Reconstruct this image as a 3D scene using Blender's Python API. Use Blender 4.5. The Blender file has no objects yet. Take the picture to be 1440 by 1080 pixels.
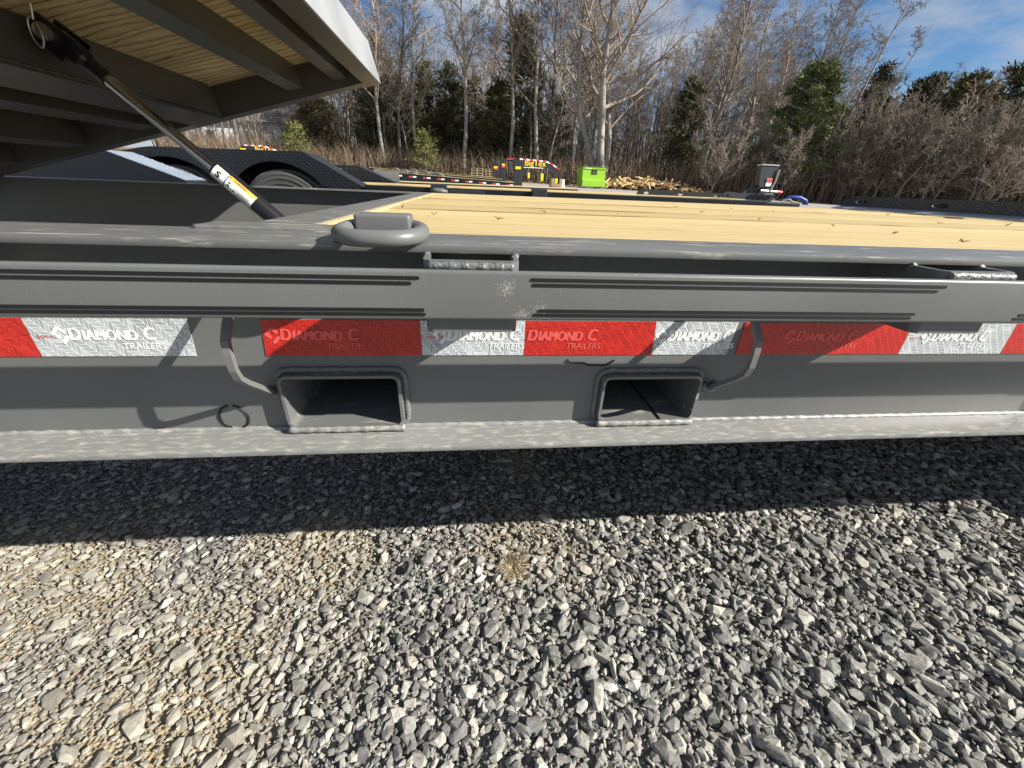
import bpy, bmesh, math, random
import numpy as np
from mathutils import Vector, Matrix, Quaternion

sc = bpy.context.scene
COL = sc.collection
R_ = math.radians

# ------------------------------------------------------------------ camera
H = 0.83                                   # lens height above the gravel
cam = bpy.data.cameras.new('camera'); camo = bpy.data.objects.new('camera', cam); COL.objects.link(camo)
cam.sensor_width = 36.0; cam.sensor_fit = 'HORIZONTAL'
cam.lens = 36.0 * 541.0 / 1440.0
cam.clip_start = 0.02; cam.clip_end = 3000.0
right = Vector((0.99479, -0.09473, 0.03755)); up = Vector((0.01047, 0.46161, 0.88702)); fwd = Vector((0.10136, 0.88201, -0.46020))
camo.matrix_world = Matrix(((right.x, up.x, -fwd.x, 0), (right.y, up.y, -fwd.y, 0), (right.z, up.z, -fwd.z, H), (0, 0, 0, 1)))
sc.camera = camo

# ------------------------------------------------------------------ sky, sun, exposure
SUN = Vector((1.55, -0.63, 1.0)).normalized()
SUN_EL = math.asin(SUN.z); SUN_AZ = math.atan2(SUN.x, SUN.y)
world = bpy.data.worlds.new('World'); sc.world = world; world.use_nodes = True
wn = world.node_tree.nodes; wl = world.node_tree.links
bg = wn['Background']; bg.inputs['Strength'].default_value = 0.05
sky = wn.new('ShaderNodeTexSky'); sky.sky_type = 'NISHITA'; sky.sun_disc = False
sky.sun_elevation = SUN_EL; sky.sun_rotation = SUN_AZ; sky.altitude = 200; sky.air_density = 0.9; sky.dust_density = 0.15; sky.ozone_density = 3.5
tcw = wn.new('ShaderNodeTexCoord'); mpw = wn.new('ShaderNodeMapping'); mpw.inputs['Scale'].default_value = (1.6, 1.6, 5.0); mpw.inputs['Location'].default_value = (3.1, 0.2, 1.5)
now = wn.new('ShaderNodeTexNoise'); now.inputs['Scale'].default_value = 1.7; now.inputs['Detail'].default_value = 7; now.inputs['Roughness'].default_value = 0.6
crw = wn.new('ShaderNodeValToRGB'); crw.color_ramp.elements[0].position = 0.39; crw.color_ramp.elements[1].position = 0.59
mxw = wn.new('ShaderNodeMixRGB'); mxw.inputs['Color2'].default_value = (5.0, 5.35, 5.9, 1)
wl.new(tcw.outputs['Generated'], mpw.inputs['Vector']); wl.new(mpw.outputs['Vector'], now.inputs['Vector']); wl.new(now.outputs['Fac'], crw.inputs['Fac'])
hsw = wn.new('ShaderNodeHueSaturation'); hsw.inputs['Saturation'].default_value = 1.18; wl.new(sky.outputs['Color'], hsw.inputs['Color'])
wl.new(crw.outputs['Color'], mxw.inputs['Fac']); wl.new(hsw.outputs['Color'], mxw.inputs['Color1']); wl.new(mxw.outputs['Color'], bg.inputs['Color'])
sl = bpy.data.lights.new('sun', 'SUN'); sl.energy = 5.0; sl.angle = R_(0.5); sl.color = (1.0, 0.955, 0.87)
slo = bpy.data.objects.new('sun', sl); COL.objects.link(slo); slo.rotation_euler = SUN.to_track_quat('Z', 'Y').to_euler(); slo.location = (10, -5, 12)
sc.view_settings.view_transform = 'Standard'; sc.view_settings.look = 'None'; sc.view_settings.gamma = 1.0; sc.view_settings.exposure = 1.12
sc.cycles.max_bounces = 6; sc.cycles.diffuse_bounces = 3; sc.cycles.glossy_bounces = 3
sc.cycles.use_denoising = True

# ------------------------------------------------------------------ material helpers
def nt(name):
    m = bpy.data.materials.new(name); m.use_nodes = True
    return m, m.node_tree.nodes, m.node_tree.links, m.node_tree.nodes['Principled BSDF']
def N(nodes, t, **kw):
    n = nodes.new(t)
    for k, v in kw.items():
        if k in n.inputs: n.inputs[k].default_value = v
        else: setattr(n, k, v)
    return n
def ramp(nodes, stops):
    r = nodes.new('ShaderNodeValToRGB'); e = r.color_ramp.elements
    while len(e) < len(stops): e.new(0.5)
    for i, (p, c) in enumerate(stops):
        e[i].position = p; e[i].color = (c[0], c[1], c[2], 1) if not isinstance(c, (int, float)) else (c, c, c, 1)
    return r
def flat(name, col, rough=0.5, metal=0.0, bump=0.0, bscale=300, var=0.0, spec=0.5):
    m, n, l, b = nt(name)
    b.inputs['Roughness'].default_value = rough; b.inputs['Metallic'].default_value = metal; b.inputs['Specular IOR Level'].default_value = spec
    tc = n.new('ShaderNodeTexCoord')
    ns = N(n, 'ShaderNodeTexNoise', Scale=9.0, Detail=6.0); l.new(tc.outputs['Object'], ns.inputs['Vector'])
    v = max(var, 0.08)
    r = ramp(n, [(0.3, tuple(c * (1 - v) for c in col)), (0.7, tuple(min(1, c * (1 + v)) for c in col))])
    l.new(ns.outputs['Fac'], r.inputs['Fac']); l.new(r.outputs['Color'], b.inputs['Base Color'])
    if bump:
        n2 = N(n, 'ShaderNodeTexNoise', Scale=bscale, Detail=2.0); l.new(tc.outputs['Object'], n2.inputs['Vector'])
        bp = N(n, 'ShaderNodeBump', Strength=bump, Distance=0.002); l.new(n2.outputs['Fac'], bp.inputs['Height']); l.new(bp.outputs['Normal'], b.inputs['Normal'])
    return m
def paint(name, col, dust=0.0, dustcol=(0.50, 0.46, 0.36), stretch=(3, 12, 12), thr=0.55, rough=0.42, soft=0.11, splash=None, peel=0.09, pscale=230.0):
    """powder coat with orange peel and dried dust / mud splashes"""
    m, n, l, b = nt(name)
    tc = n.new('ShaderNodeTexCoord')
    base = N(n, 'ShaderNodeTexNoise', Scale=3.0, Detail=5.0); l.new(tc.outputs['Object'], base.inputs['Vector'])
    r = ramp(n, [(0.3, tuple(c * 0.86 for c in col)), (0.72, tuple(c * 1.12 for c in col))]); l.new(base.outputs['Fac'], r.inputs['Fac'])
    colout = r.outputs['Color']; rg = None
    if dust:
        mp = N(n, 'ShaderNodeMapping', Scale=stretch); l.new(tc.outputs['Object'], mp.inputs['Vector'])
        d1 = N(n, 'ShaderNodeTexNoise', Scale=6.0, Detail=9.0, Roughness=0.68); l.new(mp.outputs['Vector'], d1.inputs['Vector'])
        dr = ramp(n, [(thr, 0.0), (thr + soft, dust)]); l.new(d1.outputs['Fac'], dr.inputs['Fac'])
        mx = N(n, 'ShaderNodeMixRGB'); mx.inputs['Color2'].default_value = (*dustcol, 1)
        l.new(dr.outputs['Color'], mx.inputs['Fac']); l.new(colout, mx.inputs['Color1']); colout = mx.outputs['Color']
        rr = ramp(n, [(0.0, rough), (1.0, 0.9)]); l.new(dr.outputs['Color'], rr.inputs['Fac']); l.new(rr.outputs['Color'], b.inputs['Roughness'])
    else:
        r2 = ramp(n, [(0.3, rough * 0.8), (0.7, rough * 1.25)]); l.new(base.outputs['Fac'], r2.inputs['Fac']); l.new(r2.outputs['Color'], b.inputs['Roughness'])
    # fine specks
    sp = N(n, 'ShaderNodeTexVoronoi', Scale=170.0); l.new(tc.outputs['Object'], sp.inputs['Vector'])
    sr = ramp(n, [(0.05, 1.0), (0.10, 0.0)]); l.new(sp.outputs['Distance'], sr.inputs['Fac'])
    sn = N(n, 'ShaderNodeTexNoise', Scale=12.0, Detail=3.0); l.new(tc.outputs['Object'], sn.inputs['Vector'])
    sm = ramp(n, [(0.60, 0.0), (0.72, 0.45)]); l.new(sn.outputs['Fac'], sm.inputs['Fac'])
    mu = N(n, 'ShaderNodeMath', operation='MULTIPLY'); l.new(sr.outputs['Color'], mu.inputs[0]); l.new(sm.outputs['Color'], mu.inputs[1])
    mx2 = N(n, 'ShaderNodeMixRGB'); mx2.inputs['Color2'].default_value = (0.5, 0.48, 0.42, 1)
    l.new(mu.outputs['Value'], mx2.inputs['Fac']); l.new(colout, mx2.inputs['Color1']); colout = mx2.outputs['Color']
    if splash:
        g = n.new('ShaderNodeNewGeometry'); sn2 = N(n, 'ShaderNodeTexNoise', Scale=420.0, Detail=3.0, Roughness=0.7); l.new(g.outputs['Position'], sn2.inputs['Vector'])
        for (x, y, z) in splash:
            d = N(n, 'ShaderNodeVectorMath', operation='DISTANCE'); l.new(g.outputs['Position'], d.inputs[0]); d.inputs[1].default_value = (x, y, z)
            mr = N(n, 'ShaderNodeMapRange'); mr.inputs['From Min'].default_value = 0.002; mr.inputs['From Max'].default_value = 0.017; mr.inputs['To Min'].default_value = 0.13; mr.inputs['To Max'].default_value = -0.08
            l.new(d.outputs['Value'], mr.inputs['Value'])
            ad_ = N(n, 'ShaderNodeMath', operation='ADD'); l.new(mr.outputs['Result'], ad_.inputs[0]); l.new(sn2.outputs['Fac'], ad_.inputs[1])
            rr2 = ramp(n, [(0.60, 0.0), (0.66, 0.8)]); l.new(ad_.outputs['Value'], rr2.inputs['Fac'])
            m3 = N(n, 'ShaderNodeMixRGB'); m3.inputs['Color2'].default_value = (0.36, 0.345, 0.30, 1); l.new(rr2.outputs['Color'], m3.inputs['Fac']); l.new(colout, m3.inputs['Color1']); colout = m3.outputs['Color']
    l.new(colout, b.inputs['Base Color'])
    op = N(n, 'ShaderNodeTexNoise', Scale=pscale, Detail=3.0); l.new(tc.outputs['Object'], op.inputs['Vector'])
    bp = N(n, 'ShaderNodeBump', Strength=peel, Distance=0.0010 if peel < .5 else 0.004); l.new(op.outputs['Fac'], bp.inputs['Height']); l.new(bp.outputs['Normal'], b.inputs['Normal'])
    return m
def wood(name, light, mid, dark, sx=1.0, sy=16.0, dist=5.5):
    m, n, l, b = nt(name)
    b.inputs['Roughness'].default_value = 0.75; b.inputs['Specular IOR Level'].default_value = 0.2
    tc = n.new('ShaderNodeTexCoord'); oi = n.new('ShaderNodeObjectInfo')
    ad = N(n, 'ShaderNodeVectorMath', operation='ADD'); sc_ = N(n, 'ShaderNodeVectorMath', operation='SCALE'); sc_.inputs['Scale'].default_value = 37.0
    cx = n.new('ShaderNodeCombineXYZ')
    for i in range(3): l.new(oi.outputs['Random'], cx.inputs[i])
    l.new(cx.outputs['Vector'], sc_.inputs[0]); l.new(tc.outputs['Object'], ad.inputs[0]); l.new(sc_.outputs['Vector'], ad.inputs[1])
    mp = N(n, 'ShaderNodeMapping', Scale=(0.9 * sx, sy, sy)); l.new(ad.outputs['Vector'], mp.inputs['Vector'])
    wv = N(n, 'ShaderNodeTexWave', Scale=1.1, Distortion=dist, Detail=3.0); wv.wave_type = 'BANDS'; wv.bands_direction = 'Y'
    wv.inputs['Detail Scale'].default_value = 1.2; l.new(mp.outputs['Vector'], wv.inputs['Vector'])
    mp2 = N(n, 'ShaderNodeMapping', Scale=(3.0, 130.0, 130.0)); l.new(ad.outputs['Vector'], mp2.inputs['Vector'])
    fi = N(n, 'ShaderNodeTexNoise', Scale=1.0, Detail=5.0, Roughness=0.65); l.new(mp2.outputs['Vector'], fi.inputs['Vector'])
    r = ramp(n, [(0.0, light), (0.55, mid), (0.93, mid), (1.0, dark)]); l.new(wv.outputs['Fac'], r.inputs['Fac'])
    r2 = ramp(n, [(0.30, (0.66, 0.60, 0.50)), (0.55, (1, 1, 1))]); l.new(fi.outputs['Fac'], r2.inputs['Fac'])
    mx = N(n, 'ShaderNodeMixRGB', blend_type='MULTIPLY', Fac=0.75); l.new(r.outputs['Color'], mx.inputs['Color1']); l.new(r2.outputs['Color'], mx.inputs['Color2'])
    kn = N(n, 'ShaderNodeTexVoronoi', Scale=1.0); mpk = N(n, 'ShaderNodeMapping', Scale=(1.5, 5.0, 5.0)); l.new(ad.outputs['Vector'], mpk.inputs['Vector']); l.new(mpk.outputs['Vector'], kn.inputs['Vector'])
    kr = ramp(n, [(0.035, 0.75), (0.07, 0.0)]); l.new(kn.outputs['Distance'], kr.inputs['Fac'])
    mk = N(n, 'ShaderNodeMixRGB'); mk.inputs['Color2'].default_value = (dark[0] * 0.6, dark[1] * 0.5, dark[2] * 0.4, 1)
    l.new(kr.outputs['Color'], mk.inputs['Fac']); l.new(mx.outputs['Color'], mk.inputs['Color1'])
    hv = N(n, 'ShaderNodeHueSaturation'); mr = N(n, 'ShaderNodeMapRange'); mr.inputs['To Min'].default_value = 0.88; mr.inputs['To Max'].default_value = 1.1
    l.new(oi.outputs['Random'], mr.inputs['Value']); l.new(mr.outputs['Result'], hv.inputs['Value']); l.new(mk.outputs['Color'], hv.inputs['Color'])
    l.new(hv.outputs['Color'], b.inputs['Base Color'])
    bp = N(n, 'ShaderNodeBump', Strength=0.35, Distance=0.002); l.new(fi.outputs['Fac'], bp.inputs['Height']); l.new(bp.outputs['Normal'], b.inputs['Normal'])
    return m
def tape(name, cell, line, rough, metal):
    """prismatic reflective tape: slanted herringbone of cells with bright seams"""
    m, n, l, b = nt(name)
    tc = n.new('ShaderNodeTexCoord')
    mp = N(n, 'ShaderNodeMapping', Scale=(1, 1, 1)); mp.inputs['Rotation'].default_value = (0, R_(38), 0); l.new(tc.outputs['Object'], mp.inputs['Vector'])
    sx = n.new('ShaderNodeSeparateXYZ'); l.new(mp.outputs['Vector'], sx.inputs['Vector'])
    def M(op, a, c=None):
        k = N(n, 'ShaderNodeMath', operation=op)
        for i, v in enumerate((a, c)):
            if v is None: continue
            if isinstance(v, (int, float)): k.inputs[i].default_value = v
            else: l.new(v, k.inputs[i])
        return k.outputs['Value']
    u = M('MULTIPLY', sx.outputs['X'], 1 / 0.0098); v = M('MULTIPLY', sx.outputs['Z'], 1 / 0.0062)
    tri = M('ABSOLUTE', M('SUBTRACT', M('FRACT', M('MULTIPLY', u, 0.5)), 0.5))
    vs = M('ADD', v, M('MULTIPLY', tri, 3.2))
    l1 = M('LESS_THAN', M('FRACT', vs), 0.12); l2 = M('LESS_THAN', M('FRACT', u), 0.08)
    ln = M('MAXIMUM', l1, l2)
    cu = M('FLOOR', u); cv = M('FLOOR', vs); cx = n.new('ShaderNodeCombineXYZ'); l.new(cu, cx.inputs[0]); l.new(cv, cx.inputs[1])
    wn_ = n.new('ShaderNodeTexWhiteNoise'); l.new(cx.outputs['Vector'], wn_.inputs['Vector'])
    big = N(n, 'ShaderNodeTexNoise', Scale=34.0, Detail=2.0); l.new(tc.outputs['Object'], big.inputs['Vector'])
    mixv = M('ADD', M('MULTIPLY', wn_.outputs['Value'], 0.45), M('MULTIPLY', big.outputs['Fac'], 0.75))
    cr = ramp(n, [(0.25, tuple(c * 0.70 for c in cell)), (0.70, cell), (0.95, tuple((c + d) / 2 for c, d in zip(cell, line)))]); l.new(mixv, cr.inputs['Fac'])
    mx = N(n, 'ShaderNodeMixRGB'); mx.inputs['Color2'].default_value = (*line, 1); l.new(ln, mx.inputs['Fac']); l.new(cr.outputs['Color'], mx.inputs['Color1'])
    l.new(mx.outputs['Color'], b.inputs['Base Color'])
    b.inputs['Roughness'].default_value = rough; b.inputs['Metallic'].default_value = metal
    b.inputs['Coat Weight'].default_value = 0.25; b.inputs['Coat Roughness'].default_value = 0.25
    return m
def bark(name, a, c, rough=0.9):
    m, n, l, b = nt(name)
    b.inputs['Roughness'].default_value = rough; b.inputs['Specular IOR Level'].default_value = 0.15
    g = n.new('ShaderNodeNewGeometry'); oi = n.new('ShaderNodeObjectInfo')
    ns = N(n, 'ShaderNodeTexNoise', Scale=1.4, Detail=6.0); l.new(g.outputs['Position'], ns.inputs['Vector'])
    a1 = N(n, 'ShaderNodeMath', operation='ADD'); m1 = N(n, 'ShaderNodeMath', operation='MULTIPLY'); m1.inputs[1].default_value = 0.4
    l.new(oi.outputs['Random'], m1.inputs[0]); l.new(m1.outputs['Value'], a1.inputs[0]); l.new(ns.outputs['Fac'], a1.inputs[1])
    r = ramp(n, [(0.35, a), (1.0, c)]); l.new(a1.outputs['Value'], r.inputs['Fac']); l.new(r.outputs['Color'], b.inputs['Base Color'])
    return m
def leafmat(name, cols):
    m, n, l, b = nt(name)
    b.inputs['Roughness'].default_value = 0.85; b.inputs['Specular IOR Level'].default_value = 0.15
    g = n.new('ShaderNodeNewGeometry'); oi = n.new('ShaderNodeObjectInfo')
    a1 = N(n, 'ShaderNodeMath', operation='MULTIPLY_ADD'); a1.inputs[1].default_value = 0.75
    m1 = N(n, 'ShaderNodeMath', operation='MULTIPLY'); m1.inputs[1].default_value = 0.25; l.new(oi.outputs['Random'], m1.inputs[0])
    l.new(g.outputs['Random Per Island'], a1.inputs[0]); l.new(m1.outputs['Value'], a1.inputs[2])
    r = ramp(n, [(i / (len(cols) - 1), c) for i, c in enumerate(cols)]); l.new(a1.outputs['Value'], r.inputs['Fac']); l.new(r.outputs['Color'], b.inputs['Base Color'])
    return m

GREY = (0.128, 0.130, 0.127)
M_paint = paint('grey_powder_coat', GREY)
M_paint_top = paint('grey_powder_coat_dusty', GREY, dust=0.55, thr=0.56, stretch=(2, 14, 14))
M_paint_mud = paint('grey_powder_coat_mud_splashed', (0.20, 0.20, 0.193), dust=0.62, dustcol=(0.50, 0.475, 0.40), thr=0.50, stretch=(7, 26, 26), soft=0.2)
M_rail = paint('grey_powder_coat_dust_splash', GREY, splash=[(0.036, 0.405, 0.732), (0.075, 0.405, 0.708), (0.055, 0.405, 0.703)])
M_weld = paint('painted_weld_bead', (0.13, 0.133, 0.135), rough=0.4, peel=0.9, pscale=150.0)
M_endp = paint('grey_paint_sunlit', (0.27, 0.28, 0.29), rough=0.35)  # trailer grey lightened to stand in for full sun on the end plate
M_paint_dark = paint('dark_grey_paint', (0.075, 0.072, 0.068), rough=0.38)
M_stripe = flat('black_stripe_vinyl', (0.006, 0.006, 0.007), 0.45)
M_black = flat('black_gloss_paint', (0.010, 0.010, 0.012), 0.3)
M_blacksat = flat('black_satin_steel', (0.022, 0.024, 0.028), 0.42, bump=0.1)
M_plate = flat('black_tread_plate', (0.010, 0.012, 0.016), 0.45, spec=0.4)
M_lug = flat('worn_tread_lug', (0.028, 0.032, 0.040), 0.35)
M_plate2 = flat('blue_black_tread_plate', (0.020, 0.023, 0.031), 0.45, spec=0.45)  # blue-black, a step lighter than the fender plate
M_lug2 = flat('pale_tread_lug', (0.075, 0.083, 0.097), 0.38)  # paler blue-grey than the plate they stand on
M_pale = flat('tread_plate_glare', (0.36, 0.41, 0.48), 0.38, metal=0.55)  # sun and sky glare on dark plate, put into a pale colour
M_wood = wood('treated_pine', (0.55, 0.44, 0.235), (0.48, 0.375, 0.185), (0.30, 0.19, 0.075))
M_woodB = wood('treated_pine_bounce_lit', (0.80, 0.68, 0.43), (0.68, 0.55, 0.31), (0.26, 0.16, 0.06), sx=0.8, sy=7.0, dist=9.0)  # pine lightened in colour to stand in for light bounced from below
M_tred = tape('red_prismatic_tape', (0.42, 0.010, 0.005), (0.62, 0.035, 0.02), 0.35, 0.0)
M_twht = tape('silver_prismatic_tape', (0.40, 0.425, 0.44), (0.76, 0.78, 0.78), 0.35, 0.0)
M_txr = flat('red_tape_print', (0.70, 0.09, 0.075), 0.5)
M_txw = flat('white_tape_print', (0.80, 0.81, 0.80), 0.5)
M_chrome = flat('polished_cylinder_rod', (0.55, 0.55, 0.56), 0.16, metal=1.0)
M_zinc = flat('zinc_plated_steel', (0.55, 0.53, 0.48), 0.35, metal=0.9)
M_rubber = flat('tyre_rubber', (0.05, 0.05, 0.051), 0.8, bump=0.4, bscale=60)
M_tread = flat('dusty_sunlit_tyre_tread', (0.30, 0.29, 0.27), 0.9)  # pale tone holds both dust and the sunlight on the tread
M_white = flat('white_label', (0.82, 0.82, 0.80), 0.5)
M_orange = flat('orange_label', (0.85, 0.33, 0.03), 0.5)
M_ink = flat('black_ink', (0.01, 0.01, 0.01), 0.6)
M_redl = flat('red_label', (0.62, 0.04, 0.05), 0.5)
M_yel = flat('yellow_vinyl', (0.90, 0.62, 0.02), 0.5)
M_blue = flat('blue_strap', (0.02, 0.06, 0.30), 0.5)
M_green = flat('lime_green_paint', (0.27, 0.50, 0.03), 0.45, var=0.12)
M_greend = flat('dark_green_plastic', (0.06, 0.16, 0.03), 0.6)
M_pallet = wood('weathered_pallet_wood', (0.40, 0.30, 0.19), (0.33, 0.24, 0.15), (0.2, 0.13, 0.08))
M_scrap = wood('fresh_cut_scrap_wood', (0.78, 0.60, 0.36), (0.70, 0.51, 0.28), (0.48, 0.30, 0.13))
M_siding = flat('white_siding', (0.78, 0.79, 0.80), 0.7)
M_roof = flat('grey_shingle', (0.22, 0.22, 0.23), 0.9)
M_glass = flat('dark_window_glass', (0.03, 0.04, 0.05), 0.1)
M_dryg = leafmat('dry_grass', [(0.30, 0.24, 0.15), (0.42, 0.35, 0.23), (0.52, 0.45, 0.32)])
M_bits = leafmat('dry_splinters', [(0.22, 0.14, 0.06), (0.42, 0.29, 0.13)])
M_barkp = bark('pale_grey_bark', (0.12, 0.105, 0.09), (0.36, 0.33, 0.29))
M_barkd = bark('dark_grey_bark', (0.085, 0.072, 0.06), (0.24, 0.21, 0.175))
M_twig = bark('grey_brown_twigs', (0.125, 0.097, 0.078), (0.33, 0.275, 0.228))
M_cedar = leafmat('cedar_needles', [(0.032, 0.036, 0.018), (0.062, 0.066, 0.032), (0.10, 0.098, 0.050), (0.085, 0.072, 0.040)])
M_cedarb = leafmat('winter_bronzed_cedar_needles', [(0.055, 0.052, 0.024), (0.11, 0.10, 0.046), (0.16, 0.135, 0.06), (0.12, 0.09, 0.045)])
M_pine = leafmat('pine_needles', [(0.055, 0.070, 0.028), (0.12, 0.14, 0.058), (0.20, 0.215, 0.10)])
M_pineY = leafmat('young_pine_needles', [(0.075, 0.085, 0.028), (0.13, 0.14, 0.045), (0.19, 0.19, 0.065)])
M_bramble = leafmat('brown_brush', [(0.075, 0.053, 0.037), (0.145, 0.105, 0.072), (0.215, 0.160, 0.112), (0.30, 0.235, 0.175)])
M_litter = leafmat('fallen_leaves', [(0.16, 0.10, 0.055), (0.28, 0.19, 0.11), (0.36, 0.27, 0.17)])

# stones: colour per stone, tan dust in patches
PATCH = [(0.14, 0.70, 0.20), (-0.42, 0.70, 0.26), (-0.98, 0.66, 0.36), (0.16, 0.98, 0.22), (-0.55, 0.40, 0.38)]
def dirt_mask(n, l):
    g = n.new('ShaderNodeNewGeometry')
    nz = N(n, 'ShaderNodeTexNoise', Scale=5.5, Detail=6.0, Roughness=0.65); l.new(g.outputs['Position'], nz.inputs['Vector'])
    acc = None
    for (x, y, r) in PATCH:
        d = N(n, 'ShaderNodeVectorMath', operation='DISTANCE'); l.new(g.outputs['Position'], d.inputs[0]); d.inputs[1].default_value = (x, y, 0.0)
        mr = N(n, 'ShaderNodeMapRange'); mr.inputs['From Min'].default_value = r * 0.25; mr.inputs['From Max'].default_value = r; mr.inputs['To Min'].default_value = 0.42; mr.inputs['To Max'].default_value = 0.0
        l.new(d.outputs['Value'], mr.inputs['Value'])
        if acc is None: acc = mr.outputs['Result']
        else:
            k = N(n, 'ShaderNodeMath', operation='MAXIMUM'); l.new(acc, k.inputs[0]); l.new(mr.outputs['Result'], k.inputs[1]); acc = k.outputs['Value']
    s = N(n, 'ShaderNodeMath', operation='ADD'); l.new(acc, s.inputs[0]); l.new(nz.outputs['Fac'], s.inputs[1])
    r = ramp(n, [(0.55, 0.0), (1.0, 1.0)]); l.new(s.outputs['Value'], r.inputs['Fac'])
    return r.outputs['Color'], g
def stonemat():
    m, n, l, b = nt('crushed_limestone')
    b.inputs['Roughness'].default_value = 0.82; b.inputs['Specular IOR Level'].default_value = 0.3
    dm, g = dirt_mask(n, l); oi = n.new('ShaderNodeObjectInfo')
    a = N(n, 'ShaderNodeMath', operation='ADD'); l.new(g.outputs['Random Per Island'], a.inputs[0]); l.new(oi.outputs['Random'], a.inputs[1])
    f = N(n, 'ShaderNodeMath', operation='FRACT'); l.new(a.outputs['Value'], f.inputs[0])
    r = ramp(n, [(0.0, (0.112, 0.110, 0.105)), (0.35, (0.195, 0.190, 0.178)), (0.7, (0.295, 0.285, 0.260)), (0.92, (0.37, 0.352, 0.312)), (0.97, (0.42, 0.385, 0.315)), (1.0, (0.56, 0.545, 0.51))])
    l.new(f.outputs['Value'], r.inputs['Fac'])
    ns = N(n, 'ShaderNodeTexNoise', Scale=95.0, Detail=7.0, Roughness=0.7); l.new(g.outputs['Position'], ns.inputs['Vector'])
    r2 = ramp(n, [(0.30, 0.52), (0.52, 0.97), (0.74, 1.5)]); l.new(ns.outputs['Fac'], r2.inputs['Fac'])
    mx = N(n, 'ShaderNodeMixRGB', blend_type='MULTIPLY', Fac=1.0); l.new(r.outputs['Color'], mx.inputs['Color1']); l.new(r2.outputs['Color'], mx.inputs['Color2'])
    mk = N(n, 'ShaderNodeMath', operation='MULTIPLY'); mk.inputs[1].default_value = 0.45; l.new(dm, mk.inputs[0])
    mt = N(n, 'ShaderNodeMixRGB'); mt.inputs['Color2'].default_value = (0.37, 0.33, 0.245, 1); l.new(mk.outputs['Value'], mt.inputs['Fac']); l.new(mx.outputs['Color'], mt.inputs['Color1'])
    l.new(mt.outputs['Color'], b.inputs['Base Color'])
    bp = N(n, 'ShaderNodeBump', Strength=0.55, Distance=0.003); l.new(ns.outputs['Fac'], bp.inputs['Height']); l.new(bp.outputs['Normal'], b.inputs['Normal'])
    return m
M_stone = stonemat()
def groundmat():
    m, n, l, b = nt('gravel_lot_and_forest_floor')
    b.inputs['Roughness'].default_value = 0.95; b.inputs['Specular IOR Level'].default_value = 0.15
    dm, g = dirt_mask(n, l)
    vo = N(n, 'ShaderNodeTexVoronoi', Scale=130.0); l.new(g.outputs['Position'], vo.inputs['Vector'])
    hs = N(n, 'ShaderNodeSeparateColor'); l.new(vo.outputs['Color'], hs.inputs['Color'])
    r = ramp(n, [(0.0, (0.10, 0.10, 0.10)), (0.6, (0.20, 0.195, 0.185)), (1.0, (0.36, 0.34, 0.30))]); l.new(hs.outputs[0], r.inputs['Fac'])
    mt = N(n, 'ShaderNodeMixRGB'); mt.inputs['Color2'].default_value = (0.33, 0.265, 0.17, 1); l.new(dm, mt.inputs['Fac']); l.new(r.outputs['Color'], mt.inputs['Color1'])
    # far lot gravel
    fn = N(n, 'ShaderNodeTexNoise', Scale=7.0, Detail=10.0, Roughness=0.75); l.new(g.outputs['Position'], fn.inputs['Vector'])
    fr = ramp(n, [(0.35, (0.22, 0.21, 0.20)), (0.68, (0.40, 0.38, 0.35))]); l.new(fn.outputs['Fac'], fr.inputs['Fac'])
    ln = N(n, 'ShaderNodeTexNoise', Scale=2.6, Detail=9.0, Roughness=0.7); l.new(g.outputs['Position'], ln.inputs['Vector'])
    lr = ramp(n, [(0.3, (0.10, 0.068, 0.042)), (0.55, (0.22, 0.155, 0.095)), (0.75, (0.34, 0.26, 0.17))]); l.new(ln.outputs['Fac'], lr.inputs['Fac'])
    sx = n.new('ShaderNodeSeparateXYZ'); l.new(g.outputs['Position'], sx.inputs['Vector'])
    ya = N(n, 'ShaderNodeMath', operation='MULTIPLY_ADD'); l.new(sx.outputs['X'], ya.inputs[0]); ya.inputs[1].default_value = 0.27; l.new(sx.outputs['Y'], ya.inputs[2])
    yb = N(n, 'ShaderNodeMath', operation='MULTIPLY_ADD'); l.new(fn.outputs['Fac'], yb.inputs[0]); yb.inputs[1].default_value = 4.0; l.new(ya.outputs['Value'], yb.inputs[2])
    fa = N(n, 'ShaderNodeMapRange'); fa.inputs['From Min'].default_value = 39.5; fa.inputs['From Max'].default_value = 43.0; l.new(yb.outputs['Value'], fa.inputs['Value'])
    na = N(n, 'ShaderNodeMapRange'); na.inputs['From Min'].default_value = 2.5; na.inputs['From Max'].default_value = 5.0; l.new(sx.outputs['Y'], na.inputs['Value'])
    x1 = N(n, 'ShaderNodeMixRGB'); l.new(na.outputs['Result'], x1.inputs['Fac']); l.new(mt.outputs['Color'], x1.inputs['Color1']); l.new(fr.outputs['Color'], x1.inputs['Color2'])
    x2 = N(n, 'ShaderNodeMixRGB'); l.new(fa.outputs['Result'], x2.inputs['Fac']); l.new(x1.outputs['Color'], x2.inputs['Color1']); l.new(lr.outputs['Color'], x2.inputs['Color2'])
    l.new(x2.outputs['Color'], b.inputs['Base Color'])
    bp = N(n, 'ShaderNodeBump', Strength=0.8, Distance=0.006); l.new(vo.outputs['Distance'], bp.inputs['Height']); l.new(bp.outputs['Normal'], b.inputs['Normal'])
    return m
M_ground = groundmat()

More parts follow.
